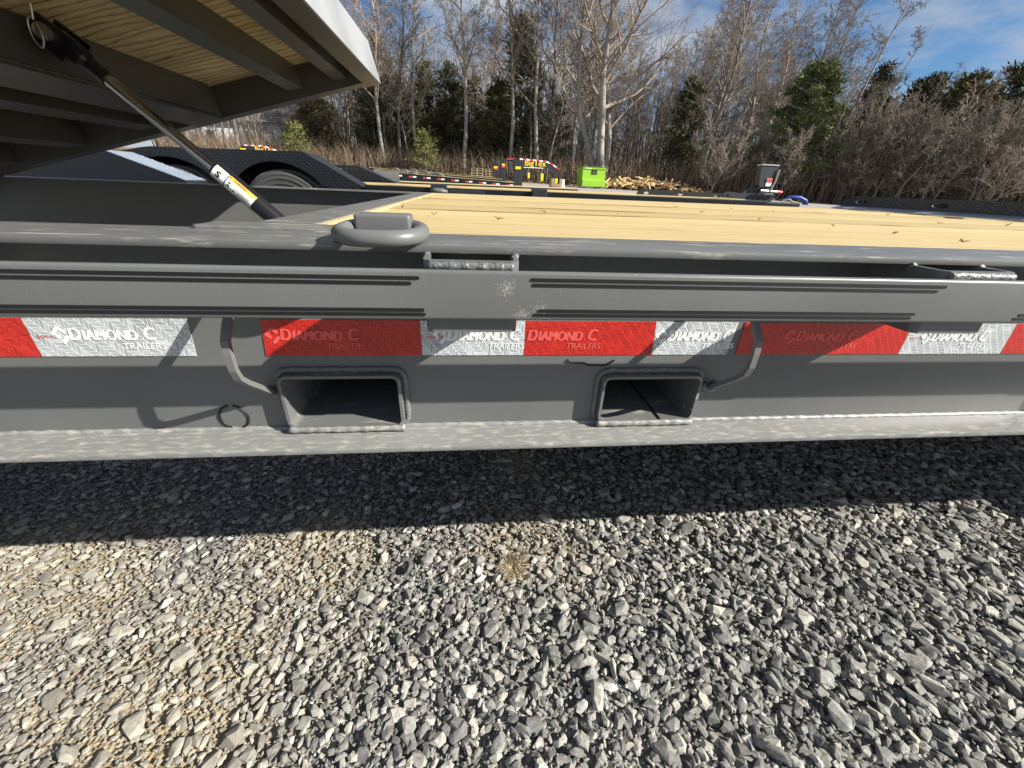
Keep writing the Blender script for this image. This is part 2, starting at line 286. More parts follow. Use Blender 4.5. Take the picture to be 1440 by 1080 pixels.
# ------------------------------------------------------------------ mesh helpers
class MB:
    def __init__(s): s.v = []; s.f = []
    def add(s, v, f):
        k = len(s.v); s.v += [tuple(p) for p in v]; s.f += [tuple(i + k for i in q) for q in f]; return s
    def box(s, x0, x1, y0, y1, z0, z1):
        return s.add([(x0, y0, z0), (x1, y0, z0), (x1, y1, z0), (x0, y1, z0), (x0, y0, z1), (x1, y0, z1), (x1, y1, z1), (x0, y1, z1)],
                     [(0, 3, 2, 1), (4, 5, 6, 7), (0, 1, 5, 4), (1, 2, 6, 5), (2, 3, 7, 6), (3, 0, 4, 7)])
    def bbox(s, x0, x1, y0, y1, z0, z1, b=0.003, seg=2):
        bm = bmesh.new()
        bmesh.ops.create_cube(bm, size=1.0)
        for v in bm.verts: v.co = ((x0 + x1) / 2 + v.co.x * (x1 - x0), (y0 + y1) / 2 + v.co.y * (y1 - y0), (z0 + z1) / 2 + v.co.z * (z1 - z0))
        bmesh.ops.bevel(bm, geom=list(bm.edges), offset=b, segments=seg, profile=0.6, affect='EDGES')
        bm.verts.index_update()
        s.add([v.co for v in bm.verts], [[v.index for v in f.verts] for f in bm.faces]); bm.free(); return s
    def prism(s, pts, a0, a1, axis='y'):
        """polygon (p, q) extruded along an axis: y -> (p, a, q); x -> (a, p, q); z -> (p, q, a)"""
        n = len(pts)
        def P(p, a): return {'y': (p[0], a, p[1]), 'x': (a, p[0], p[1]), 'z': (p[0], p[1], a)}[axis]
        return s.add([P(p, a0) for p in pts] + [P(p, a1) for p in pts],
                     [tuple(range(n)), tuple(range(2 * n - 1, n - 1, -1))] + [(i, i + n, (i + 1) % n + n, (i + 1) % n) for i in range(n)])
    def holed(s, outer, holes, a0, a1, axis='y'):
        """flat plate with real openings"""
        bm = bmesh.new()
        def P(p): return {'y': (p[0], 0, p[1]), 'x': (0, p[0], p[1])}[axis]
        loops = []
        for lp in [outer] + holes:
            vs = [bm.verts.new(P(p)) for p in lp]; loops.append(vs)
            for i in range(len(vs)): bm.edges.new((vs[i], vs[(i + 1) % len(vs)]))
        bm.verts.index_update()
        bmesh.ops.triangle_fill(bm, edges=list(bm.edges), use_beauty=True, use_dissolve=False)
        bm.verts.index_update()
        i0 = 1 if axis == 'y' else 0
        V = [list(v.co) for v in bm.verts]; F = [[v.index for v in f.verts] for f in bm.faces]; n = len(V)
        A = [list(v) for v in V]; B = [list(v) for v in V]
        for v in A: v[i0] = a0
        for v in B: v[i0] = a1
        side = []
        for vs in loops:
            ids = [v.index for v in vs]
            for i in range(len(ids)):
                p, q = ids[i], ids[(i + 1) % len(ids)]; side.append((p, q, q + n, p + n))
        s.add(A + B, F + [[i + n for i in reversed(f)] for f in F] + side); bm.free(); return s
    def tube(s, pts, rad, n=8, caps=True, closed=False, flat=None):
        pts = [Vector(p) for p in pts]; m = len(pts)
        if isinstance(rad, (int, float)): rad = [rad] * m
        base = len(s.v); ref = None
        for i, p in enumerate(pts):
            if closed: t = pts[(i + 1) % m] - pts[i - 1]
            else: t = pts[min(i + 1, m - 1)] - pts[max(i - 1, 0)]
            t.normalize()
            u = t.orthogonal() if ref is None else ref - t * ref.dot(t)
            if u.length < 1e-6: u = t.orthogonal()
            u.normalize(); w = t.cross(u); ref = u
            for k in range(n):
                a = 2 * math.pi * k / n
                s.v.append(tuple(p + (u * math.cos(a) + w * math.sin(a)) * rad[i]))
        for i in range(m if closed else m - 1):
            j = (i + 1) % m
            for k in range(n):
                k2 = (k + 1) % n
                s.f.append((base + i * n + k, base + i * n + k2, base + j * n + k2, base + j * n + k))
        if caps and not closed:
            s.f.append(tuple(base + k for k in reversed(range(n)))); s.f.append(tuple(base + (m - 1) * n + k for k in range(n)))
        return s
    def build(s, name, mat, parent=None, smooth=False, root=False, zoff=0.0, kind=None):
        me = bpy.data.meshes.new(name)
        me.from_pydata(s.v, [], s.f); me.materials.append(mat)
        bm = bmesh.new(); bm.from_mesh(me); bmesh.ops.recalc_face_normals(bm, faces=bm.faces)
        bm.to_mesh(me); bm.free()
        if smooth: me.shade_smooth()
        return link(name, me, parent, kind)
ROOTLOC = {}
def link(name, me, parent=None, kind=None, loc=None):
    o = bpy.data.objects.new(name, me); COL.objects.link(o)
    if parent is not None:
        o.parent = parent
        if parent.name in ROOTLOC: o.location = tuple(-c for c in ROOTLOC[parent.name])
    if loc is not None: o.location = loc
    if kind: o['kind'] = kind
    return o
def root(name, label, cat, base=(0, 0, 0), group=None, world=True):
    """an Empty at the thing's base; with world=True its parts are given in world coordinates"""
    o = bpy.data.objects.new(name, None); COL.objects.link(o); o.location = base; o.empty_display_size = 0.2
    o['label'] = label; o['category'] = cat
    if group: o['group'] = group
    if world: ROOTLOC[o.name] = base
    return o
def tag(o, label, cat, group=None):
    o['label'] = label; o['category'] = cat
    if group: o['group'] = group
    return o
def smooth_by_angle(o, ang=40):
    me = o.data; me.shade_smooth()
    bm = bmesh.new(); bm.from_mesh(me)
    for e in bm.edges:
        if len(e.link_faces) == 2 and e.calc_face_angle(0) > R_(ang): e.smooth = False
    bm.to_mesh(me); bm.free()
    return o
_txt = {}
def text_mesh(txt, size, shear=0.0, bold=0.0, sx=1.0, small=None):
    cu = bpy.data.curves.new('t', 'FONT'); cu.body = txt; cu.size = size; cu.shear = shear; cu.offset = bold
    cu.resolution_u = 3
    if small is not None:
        cu.small_caps_scale = 0.8
    to = bpy.data.objects.new('t', cu); COL.objects.link(to)
    bpy.context.view_layer.update()
    me = bpy.data.meshes.new_from_object(to.evaluated_get(bpy.context.evaluated_depsgraph_get()))
    bpy.data.objects.remove(to)
    V = [(v.co.x * sx, v.co.y) for v in me.vertices]; F = [tuple(p.vertices) for p in me.polygons]
    bpy.data.meshes.remove(me)
    return V, F
def text_on(mb, txt, origin, ux, uy, size, **kw):
    """lettering in the plane spanned by ux, uy"""
    V, F = text_mesh(txt, size, **kw)
    o = Vector(origin); ux = Vector(ux); uy = Vector(uy)
    mb.add([o + ux * x + uy * y for x, y in V], F)
    return max(x for x, y in V) if V else 0

def ground_z(x, y):
    t = max(0.0, min(1.0, (y - 4.0) / 20.0)); s = t * t * (3 - 2 * t)
    return max(0.0, y - 4.0) * 0.032 - 0.018 * x * s

# ================================================================== THE SETTING
# ------------------------------------------------------------------ ground
def build_ground():
    def axis(lo, hi, near_lo, near_hi, d):
        a = list(np.arange(near_lo, near_hi + 1e-6, d)); s = d
        p = near_hi
        while p < hi: s *= 1.35; p += s; a.append(min(p, hi))
        s = d; p = near_lo; b = []
        while p > lo: s *= 1.35; p -= s; b.append(max(p, lo))
        return b[::-1] + a
    xs = axis(-700, 700, -2.4, 2.6, 0.05); ys = axis(-300, 900, 0.0, 2.0, 0.05)
    rng = random.Random(4)
    V = []; F = []
    for j, y in enumerate(ys):
        for i, x in enumerate(xs):
            near = abs(x) < 4 and -1 < y < 3
            z = ground_z(x, min(y, 160)) + (rng.uniform(-0.006, 0.004) if near else 0)
            if y > 120: z += 0
            V.append((x, y, z - 0.004))
    nx = len(xs)
    for j in range(len(ys) - 1):
        for i in range(nx - 1):
            F.append((j * nx + i, j * nx + i + 1, (j + 1) * nx + i + 1, (j + 1) * nx + i))
    o = MB().add(V, F).build('ground', M_ground, smooth=True); o['kind'] = 'structure'
    return o
ground = build_ground()

def stone_protos(count, npts, seed):
    rng = random.Random(seed); out = []
    for _ in range(count):
        bm = bmesh.new()
        for _ in range(npts):
            d = Vector((rng.gauss(0, 1), rng.gauss(0, 1), rng.gauss(0, 1))).normalized()
            k = max(abs(d.x), abs(d.y), abs(d.z)); d = d * (0.62 + 0.38 / k * rng.uniform(0.75, 1.0))
            bm.verts.new((d.x * 0.5, d.y * 0.5 * rng.uniform(0.85, 1.0), d.z * 0.5))
        r = bmesh.ops.convex_hull(bm, input=list(bm.verts))
        kill = [v for v in bm.verts if not v.link_faces]
        bmesh.ops.delete(bm, geom=kill, context='VERTS')
        bmesh.ops.triangulate(bm, faces=list(bm.faces))
        bm.verts.index_update()
        v = np.array([v.co[:] for v in bm.verts]); f = np.array([[q.index for q in p.verts] for p in bm.faces])
        bm.free(); out.append((v, f))
    return out
def build_gravel():
    rs = np.random.RandomState(11)
    big = stone_protos(60, 16, 3); small = stone_protos(24, 9, 5)
    items = []        # proto set, x, y, size, aspect, flat, yaw, tilt
    def coarse(x, y):      # the lot is coarser towards the front right, finer by the wheel ruts
        c = 0.5 + 0.42 * np.tanh((x - 0.12) * 1.5 - (y - 0.55) * 0.9)
        for (px, py, r) in PATCH:
            c = c * (1 - 0.6 * np.exp(-((x - px) ** 2 + (y - py) ** 2) / (0.55 * r) ** 2))
        return c
    def layer(sp, lo, hi, keep, kindset, zk):
        xs = np.arange(-2.3, 2.7, sp); ys = np.arange(0.02, 1.75, sp)
        X, Y = np.meshgrid(xs, ys); X = X.ravel() + rs.uniform(-.5, .5, X.size) * sp; Y = Y.ravel() + rs.uniform(-.5, .5, Y.size) * sp
        c = coarse(X, Y); ok = rs.rand(X.size) < keep(c, X, Y)
        X, Y, c = X[ok], Y[ok], c[ok]
        S = (lo + (hi - lo) * rs.rand(X.size) ** 1.6) * (0.85 + 0.25 * c)
        for x, y, s in zip(X, Y, S): items.append((kindset, x, y, s, zk))
    vis = lambda x, y: np.where(y < 1.15, 1.0, 0.45)
    layer(0.0088, 0.005, 0.011, lambda c, x, y: (0.80 - 0.30 * c) * vis(x, y) * (np.abs(x - 0.15) < 2.2), 0, 0.30)
    layer(0.0145, 0.011, 0.020, lambda c, x, y: (0.70 + 0.25 * c) * vis(x, y), 1, 0.24)
    layer(0.0230, 0.019, 0.032, lambda c, x, y: 0.42 + 0.42 * c, 1, 0.22)
    layer(0.0440, 0.032, 0.048, lambda c, x, y: 0.16 + 0.20 * c, 1, 0.19)
    n = len(items); K = np.array([i[0] for i in items]); XY = np.array([(i[1], i[2]) for i in items]); S = np.array([i[3] for i in items]); ZK = np.array([i[4] for i in items])
    asp = rs.uniform(0.55, 1.0, n); fl = rs.uniform(0.36, 0.66, n); yaw = rs.uniform(0, 6.283, n)
    comp = coarse(XY[:, 0], XY[:, 1] * 0.6 + 0.22); loose = 0.30 + 0.70 * comp          # packed flat where wheels have run
    tx = rs.normal(0, 0.21, n) * loose; ty = rs.normal(0, 0.21, n) * loose; lift = rs.uniform(0.5, 1.5, n) * (0.45 + 0.55 * comp)
    def xf(v, i):
        p = v * np.array([S[i] * 1.15, S[i] * asp[i], S[i] * fl[i]])
        ca, sa = math.cos(tx[i]), math.sin(tx[i]); p = np.stack([p[:, 0], p[:, 1] * ca - p[:, 2] * sa, p[:, 1] * sa + p[:, 2] * ca], 1)
        cb, sb = math.cos(ty[i]), math.sin(ty[i]); p = np.stack([p[:, 0] * cb + p[:, 2] * sb, p[:, 1], -p[:, 0] * sb + p[:, 2] * cb], 1)
        cy, sy = math.cos(yaw[i]), math.sin(yaw[i]); p = np.stack([p[:, 0] * cy - p[:, 1] * sy, p[:, 0] * sy + p[:, 1] * cy, p[:, 2]], 1)
        return p
    # the stones that show largest become objects of their own
    Zax = XY[:, 1] * 0.88 + 0.46 * H + XY[:, 0] * 0.10
    u = (XY[:, 0] * 0.995 - XY[:, 1] * 0.095 - 0.0375 * H) / Zax; w = (XY[:, 1] * 0.4616 - 0.887 * H + XY[:, 0] * 0.0105) / Zax
    seen = (np.abs(u) < 1.3) & (np.abs(w) < 0.98) & (XY[:, 1] < 0.74)
    score = np.where(seen, S * np.sqrt(asp) / Zax, 0); order = np.argsort(-score); own = set(order[:300].tolist())
    meshes = []
    for k, (v, f) in enumerate(big):
        me = bpy.data.meshes.new('stone'); me.from_pydata(v.tolist(), [], f.tolist()); me.materials.append(M_stone); meshes.append(me)
    pick = rs.randint(0, 10 ** 6, n)
    for i in own:
        me = meshes[pick[i] % len(big)]
        o = link('stone', me, ground); o.location = (XY[i, 0], XY[i, 1], S[i] * ZK[i] * lift[i])
        q = Matrix.Rotation(yaw[i], 4, 'Z') @ Matrix.Rotation(ty[i], 4, 'Y') @ Matrix.Rotation(tx[i], 4, 'X')
        o.rotation_euler = q.to_euler(); o.scale = (S[i] * 1.15, S[i] * asp[i], S[i] * fl[i])
    Vs = []; Fs = []; off = 0
    for i in range(n):
        if i in own: continue
        v, f = (big if K[i] else small)[pick[i] % (len(big) if K[i] else len(small))]
        p = xf(v, i); p[:, 0] += XY[i, 0]; p[:, 1] += XY[i, 1]; p[:, 2] += S[i] * ZK[i] * lift[i]
        Vs.append(p); Fs.append(f + off); off += len(v)
    V = np.concatenate(Vs); F = np.concatenate(Fs)
    me = bpy.data.meshes.new('gravel'); me.vertices.add(len(V)); me.vertices.foreach_set('co', V.astype(np.float32).ravel())
    me.loops.add(F.size); me.loops.foreach_set('vertex_index', F.astype(np.int32).ravel())
    me.polygons.add(len(F)); me.polygons.foreach_set('loop_start', np.arange(0, F.size, 3, dtype=np.int32))
    me.update(calc_edges=True); me.materials.append(M_stone); me.validate(); me.shade_flat()
    o = link('gravel', me, ground, kind='stuff')
    print('gravel stones', n, 'tris', len(F))
build_gravel()

# ================================================================== THE GREY TRAILER
TB = (0.0, 1.55, 0.0)
trailer = root('equipment_trailer', 'grey flatbed trailer with pine deck and its rear deck section tilted up', 'trailer', TB)
def zc(z): return z + H            # heights measured from the lens
XL, XR = -3.6, 4.2                 # how far the trailer is built
Yw, Yf, Yb = 0.510, 0.455, 0.565
ZT, ZB = zc(-0.0625), zc(-0.346)
FT = 0.009

def rrect(x0, x1, z0, z1, r, n=5):
    pts = []
    for cx, cz, a0 in ((x1 - r, z1 - r, 0), (x0 + r, z1 - r, 90), (x0 + r, z0 + r, 180), (x1 - r, z0 + r, 270)):
        for k in range(n + 1):
            a = R_(a0 + 90 * k / n); pts.append((cx + r * math.cos(a), cz + r * math.sin(a)))
    return pts
TUBES = [(-0.2665, -0.1020, zc(-0.3290), zc(-0.2435)), (0.1945, 0.352, zc(-0.3290), zc(-0.2485))]
# main beams: web with the openings of the fork tubes, two flanges
mb = MB()
holes = [rrect(a + .003, b - .003, c + .003, d - .003, 0.010) for a, b, c, d in TUBES]
mb.holed([(XL, ZB + FT), (XR, ZB + FT), (XR, ZT - FT), (XL, ZT - FT)], holes, Yw, Yw + 0.008)
beam = mb.build('main_beam', M_paint, trailer)
fl = MB().bbox(XL, XR, Yf, Yb, ZT - FT, ZT - 0.0005, 0.0022, 2); o = fl.build('top_flange', M_paint_top, beam); smooth_by_angle(o, 50)
fl = MB().bbox(XL, XR, Yf, Yb, ZB, ZB + FT, 0.0026, 2); o = fl.build('bottom_flange', M_paint_mud, beam); smooth_by_angle(o, 50)
def weld(pts, r, seed, step=0.006, closed=False, squash=1.0):
    step *= 0.6
    """a rippled bead along a path"""
    rng = random.Random(seed); P = [Vector(p) for p in pts]; out = []
    if closed: P = P + [P[0]]
    for a, b in zip(P[:-1], P[1:]):
        k = max(1, int((b - a).length / step))
        for i in range(k): out.append(a.lerp(b, i / k))
    if not closed: out.append(P[-1])
    rad = [r * (0.95 + 0.07 * math.sin(i * 1.1) + rng.uniform(-.06, .07)) for i in range(len(out))]
    out = [p + Vector((rng.uniform(-1, 1), rng.uniform(-1, 1), rng.uniform(-1, 1))) * r * 0.05 for p in out]
    return MB().tube(out, rad, 8, closed=closed)
weld([(XL, Yw, ZB + FT), (XR, Yw, ZB + FT)], 0.0050, 2, 0.007).build('weld_bead', M_paint_mud, beam, smooth=True)
# knock-out ring and the notch cut in the web
for a0, a1 in ((100, 255), (290, 440)):
    pts = [(-0.346 + 0.0195 * math.cos(R_(a)), Yw - 0.0002, zc(-0.3155) + 0.0195 * math.sin(R_(a))) for a in np.linspace(a0, a1, 14)]
    MB().tube(pts, 0.0019, 5).build('knock_out_slot', M_stripe, beam)
pts = [(0.139, zc(-0.2265)), (0.146, zc(-0.231)), (0.166, zc(-0.2315)), (0.172, zc(-0.235)), (0.198, zc(-0.2355)), (0.211, zc(-0.2275))]
MB().tube([(x, Yw - 0.0008, z) for x, z in pts], 0.0017, 5).build('cut_notch', M_stripe, beam)
# the beam on the other side
FY0, FY1 = 2.56, 2.67
mb = MB().box(XL, XR, 2.611, 2.619, ZB + FT, ZT - FT); beam2 = mb.build('main_beam', M_paint, trailer)
MB().bbox(XL, XR, FY0, FY1, ZT - FT, ZT - 0.0005, 0.0022).build('top_flange', M_paint_top, beam2)
MB().bbox(XL, XR, FY0, FY1, ZB, ZB + FT, 0.0022).build('bottom_flange', M_paint, beam2)

# rub rails with black double pinstripes
def stripe(mb, x0, x1, z, y, hgt=0.0036):
    mb.prism(rrect(x0, x1, z - hgt / 2, z + hgt / 2, hgt * 0.49, 3), y - 0.0006, y + 0.002, 'y')
RY0, RY1 = 0.405, 0.415
RZ0, RZ1 = zc(-0.1325), zc(-0.0805)
rail = MB().bbox(XL, XR, RY0, RY1, RZ0, RZ1, 0.0034, 3).build('rub_rail', M_rail, trailer); smooth_by_angle(rail, 50)
PK = [-1.22, -0.61, 0.0, 0.61, 1.22, 1.83]
rng = random.Random(3)
for a, b in zip(PK[:-1], PK[1:]):
    for z, ea, eb in ((-0.0882, .061, -.052), (-0.0937, .063, -.061), (-0.1216, .071, -.075), (-0.1264, .066, -.078)):
        if abs(b) < .01: eb = {-.0882: -.053, -.0937: -.0615, -.1216: -.050, -.1264: -.049}[z]
        m_ = MB(); stripe(m_, a + ea, b + eb, zc(z), RY0); m_.build('pinstripe', M_stripe, rail)
MB().bbox(XL, XR, 2.71, 2.72, RZ0, RZ1, 0.003).build('rub_rail', M_paint, trailer)
# stake pockets: bent channels between flange and rail
def pocket(cx, seed):
    hw = 0.0505; t = 0.005; z0, z1 = zc(-0.1500), zc(-0.0720)
    outer = [(cx - hw, Yw - .0006), (cx - hw, RY1 + .008), (cx - hw + .002, RY1 + .003), (cx - hw + .007, RY1 + .0005), (cx + hw - .007, RY1 + .0005), (cx + hw - .002, RY1 + .003), (cx + hw, RY1 + .008), (cx + hw, Yw - .0006)]
    inner = [(cx + hw - t, Yw - .0006), (cx + hw - t, RY1 + .010), (cx + hw - t - .004, RY1 + .0055), (cx - hw + t + .004, RY1 + .0055), (cx - hw + t, RY1 + .010), (cx - hw + t, Yw - .0006)]
    m = MB(); loop = outer + inner; n = len(loop)
    # quads along the channel, built strip by strip
    A = outer; B = inner[::-1]
    B2 = [B[0], B[1], B[1], B[2], B[3], B[4], B[4], B[5]]
    V = []; 
    for z in (z0, z1):
        V += [(x, y, z) for x, y in A] + [(x, y, z) for x, y in B2]
    k = len(A); F = []
    for i in range(k - 1):
        F += [(i, i + 1, 2 * k + i + 1, 2 * k + i), (k + i, 3 * k + i, 3 * k + i + 1, k + i + 1), (i, k + i, k + i + 1, i + 1), (2 * k + i, 2 * k + i + 1, 3 * k + i + 1, 3 * k + i)]
    F += [(0, 2 * k, 3 * k, k), (k - 1, 2 * k - 1, 4 * k - 1, 3 * k - 1)]
    m.add(V, F); p = m.build('stake_pocket', M_paint, trailer)
    weld([(cx - .044, RY1 + .000, RZ1 + .003), (cx + .044, RY1 + .000, RZ1 + .003)], 0.0046, seed, 0.005).build('weld_bead', M_weld, p, smooth=True)
    for s in (-1, 1): weld([(cx + s * (hw - .001), Yf - .002, ZT - FT), (cx + s * (hw - .001), Yf + .004, ZT - FT - .006)], 0.0045, seed + s, 0.004).build('weld_bead', M_weld, p, smooth=True)
for i, x in enumerate(PK): pocket(x, 20 + i)
# fork tubes
for i, (a, b, c, d) in enumerate(TUBES):
    m = MB(); O = rrect(a, b, c, d, 0.012); I = rrect(a + .0042, b - .0042, c + .0042, d - .0042, 0.008); n = len(O)
    y0, y1 = 0.4950, 1.15
    V = [(x, y, z) for y in (y0, y1) for lp in (O, I) for x, z in lp]; F = []
    for k in range(n):
        k2 = (k + 1) % n
        F += [(k, k2, n + k2, n + k), (2 * n + k, 3 * n + k, 3 * n + k2, 2 * n + k2), (k, 2 * n + k, 2 * n + k2, k2), (n + k, n + k2, 3 * n + k2, 3 * n + k)]
    m.add(V, F); t = m.build('fork_tube', M_paint_top, trailer); smooth_by_angle(t, 35)
    MB().box(a + .005, b - .005, y1 - .01, y1 + .002, c + .005, d - .005).build('end_plate', M_paint_dark, t)
    e = 0.004
    W = rrect(a - e, b + e, c - e * .3, d + e, 0.014)
    weld([(x, Yw - .001, z) for x, z in W], 0.0050, 40 + i, 0.007, closed=True).build('weld_bead', M_weld, t, smooth=True)
    weld([(a, 0.497, c - .002), (b, 0.497, c - .002)], 0.0058, 50 + i, 0.006).build('weld_bead', M_paint_mud, t, smooth=True)
    if i == 1: MB().tube([(b - .055, 0.495, c + .0055), (b - .060, 1.1, c + .0055)], 0.0013, 5).build('seam', M_stripe, t)
# tie hooks: flat bar bent from the web out behind the rail
def hook(x, seed):
    path = [(0.512, -0.276), (0.494, -0.2655), (0.470, -0.245), (0.452, -0.230), (0.441, -0.219), (0.4365, -0.206), (0.4365, -0.186), (0.4385, -0.1705), (0.449, -0.157), (0.462, -0.142), (0.478, -0.122), (0.500, -0.098)]
    w, t = 0.0042, 0.0032; m = MB(); V = []; n = len(path)
    for i, (y, z) in enumerate(path):
        a = path[max(i - 1, 0)]; b = path[min(i + 1, n - 1)]; d = Vector((b[0] - a[0], b[1] - a[1])).normalized(); nn = Vector((-d.y, d.x))
        for sx_, st in ((-1, -1), (1, -1), (1, 1), (-1, 1)): V.append((x + sx_ * w, y + nn.x * st * t, zc(z) + nn.y * st * t))
    F = [(i * 4 + k, i * 4 + (k + 1) % 4, (i + 1) * 4 + (k + 1) % 4, (i + 1) * 4 + k) for i in range(n - 1) for k in range(4)] + [(3, 2, 1, 0), tuple(4 * (n - 1) + k for k in range(4))]
    h = m.add(V, F).build('tie_hook', M_paint, trailer)
    weld([(x - .011, Yw - .001, zc(-.268)), (x - .004, Yw - .003, zc(-.277)), (x + .006, Yw - .003, zc(-.277)), (x + .011, Yw - .001, zc(-.266))], 0.0065, seed, 0.004).build('weld_bead', M_weld, h, smooth=True)
hook(-0.279, 61); hook(0.372, 62); hook(1.18, 63)

# reflective tape strips with printed lettering
TZ0, TZ1 = zc(-0.2185), zc(-0.1675)
def tape_piece(x0, x1, red, s0=0.0, s1=0.0, text=None, tx=0.0, sz=0.0235, emblem=True):
    m = MB().prism([(x0, TZ1), (x1, TZ1), (x1 + s1, TZ0), (x0 + s0, TZ0)], Yw - 0.0012, Yw - 0.0001, 'y')
    t = m.build('reflective_tape', M_tred if red else M_twht, trailer)
    if text is not None:
        pm = MB(); y = Yw - 0.0018; x = x0 + tx; z = TZ0 + 0.0228
        # diamond emblem
        cxx = x + .006; cz = z + .007
        if emblem:
            pm.prism([(cxx - .002, cz + .012), (cxx + .006, cz + .004), (cxx + .0035, cz + .001), (cxx - .002, cz + .0065), (cxx - .0065, cz + .001), (cxx - .003, cz - .003), (cxx - .005, cz - .006), (cxx - .0125, cz + .001)], y, y + .0004, 'y')
            pm.prism([(cxx + .0045, cz - .001), (cxx + .0075, cz - .004), (cxx - .001, cz - .013), (cxx - .004, cz - .0095)], y, y + .0004, 'y')
        x += .013
        for ch, s in (('D', 1.0), ('IAMOND', 0.84), (' C', 1.06)):
            for q, dx in enumerate((-.0012, -.0006, 0.0, .0006, .0012)):
                wd = text_on(pm, ch, (x + dx, y - .00006 * q, z), (1, 0, 0), (0, 0, 1), sz * s, shear=0.16, sx=0.80)
            x += wd + 0.0012
        for q, dx in enumerate((0.0, .0005)): text_on(pm, 'TRAILERS', (x - 0.046 + dx, y - .00008 * q, z - 0.0125), (1, 0, 0), (0, 0, 1), sz * .52, shear=0.16, sx=1.0)
        pm.build('printed_lettering', M_txr if red else M_txw, t)
    if not red:
        pm = MB(); text_on(pm, 'DOT-C2', (x0 + .006 + s0 * .5, Yw - 0.0018, TZ0 + .025), (1, 0, 0), (0, 0, 1), 0.0058, sx=1.1); pm.build('printed_lettering', M_redl, t)
    return t
tape_piece(-0.92, -0.5495, True)
tape_piece(-0.5490, -0.3610, False, 0, -.005, 'x', .030)
tape_piece(-0.2730, -0.0705, True, -.005, 0, 'x', .006)
tape_piece(-0.0700, 0.0735, False, 0, 0, 'x', .022)
tape_piece(0.0740, 0.2630, True, 0, .004, 'x', -.010, emblem=False)
tape_piece(0.2635, 0.3900, False, .004, -.004, 'x', .008)
tape_piece(0.4010, 0.6790, True, 0, .001, 'x', .075)
tape_piece(0.6795, 0.8640, False, .001, .005, 'x', .030)
tape_piece(0.8645, 1.1500, True, .005, 0, 'x', .050)
tape_piece(1.1505, 1.33, False, 0, 0, 'x', .02)

# D-rings on the deck edge
def d_ring(cx, cy, sgn, name='d_ring'):
    z = ZT
    blk = MB().bbox(cx - .033, cx + .030, cy + sgn * .006 - .0165, cy + sgn * .006 + .0165, z - .001, z + .027, .004, 3).build(name, M_paint, trailer); smooth_by_angle(blk, 50)
    pts = []
    for k in range(48):
        a = 2 * math.pi * k / 48; c, s = math.cos(a), math.sin(a)
        ex = 0.0435 * math.copysign(abs(c) ** 0.78, c); ey = 0.044 * math.copysign(abs(s) ** 0.85, s)
        pts.append((cx + ex, cy - sgn * .021 + sgn * ey, z + .0095 + (-sgn * -ey * 0.10 if False else ey * 0.05)))
    r = MB().tube(pts, 0.0088, 12, closed=True).build('ring', M_paint, blk, smooth=True)
d_ring(-0.100, 0.498, 1); d_ring(-0.19, 2.615, -1)

# deck boards, each its own plank
by = Yb + 0.003; k = 0; rng = random.Random(8)
WX0, WX1 = -0.205, XR - 0.3
while by < FY0 - 0.02:
    w = 0.178; y1 = min(by + w, FY0 - .003)
    dz = rng.choice((-0.0045, -0.002, 0.0, 0.0012))
    o = MB().bbox(WX0, WX1 + rng.uniform(-.01, .01), by, y1, ZT - .038, ZT + dz, 0.0022, 2).build('deck_board', M_wood, trailer)
    by = y1 + rng.choice((0.003, 0.005, 0.008)); k += 1
MB().bbox(-0.224, -0.208, Yb + .004, FY0 - .004, ZT - .03, ZT + .001, .002).build('trim_strip', M_wood, trailer)
# crossmember with its top plate at the end of the deck
cm = MB().box(-0.300, -0.292, Yb + .001, FY0 - .001, ZB + .03, ZT - .011).build('crossmember', M_paint, trailer)
MB().bbox(-0.308, -0.2265, Yb + .002, FY0 - .002, ZT - .010, ZT + .0012, .002).build('top_plate', M_paint_top, cm)
MB().bbox(-0.345, -0.150, Yb - .012, Yb + .036, ZT - .0005, ZT + .0035, .0015).build('corner_plate', M_paint_top, cm)
weld([(-0.345, Yb - .012, ZT), (-0.150, Yb - .013, ZT)], 0.0042, 70, 0.008).build('weld_bead', M_paint_top, cm, smooth=True)
for x in (0.3, 0.9, 1.5, 2.1, 2.7):
    MB().box(x, x + .05, Yw + .009, 2.610, ZT - .12, ZT - .0395).build('crossmember', M_paint, trailer)
# front rail standing across the deck: tread plate with oval holes
fr = MB()
ov = [[(cy + .042 * math.cos(a) , ZT + .047 + .012 * math.sin(a)) for a in np.linspace(0, 2 * math.pi, 14, endpoint=False)] for cy in (2.45, 1.99, 1.53, 1.07)]
outer = [(0.60, ZT + .011), (2.52, ZT + .011), (2.585, ZT + .018), (2.60, ZT + .032), (2.585, ZT + .060), (2.50, ZT + .078), (0.60, ZT + .078)]
fr.holed(outer, ov, 2.440, 2.446, 'x'); front = fr.build('front_rail', M_plate2, trailer)
m = MB(); V = [(x, y, z) for y in (0.60, 2.585) for x, z in ((2.372, ZT + .003), (2.372, ZT + .008), (2.4395, ZT + .021), (2.4395, ZT + .014))]
m.add(V, [(0, 1, 2, 3), (7, 6, 5, 4), (0, 4, 5, 1), (1, 5, 6, 2), (2, 6, 7, 3), (3, 7, 4, 0)]).build('foot_flange', M_pale, front)  # sky reflection on the flange is painted in as its pale colour
lg = MB(); row = 0
for r_i in range(5):
    z = ZT + .034 + r_i * .0092
    for c_i in range(60):
        y = 0.63 + c_i * .0325 + (r_i % 2) * .016
        if y > 2.53 or any(abs(y - cy) < .056 and abs(z - ZT - .047) < .02 for cy in (2.45, 1.99, 1.53, 1.07)): continue
        dy, dz = (.0110, .0022) if (c_i + r_i) % 2 else (.0055, .0045)
        lg.prism([(y - dy, z - dz), (y - dy * .2, z - dz * .2 + .0022), (y + dy, z + dz), (y + dy * .2, z + dz * .2 - .0022)], 2.4385, 2.441, 'x')
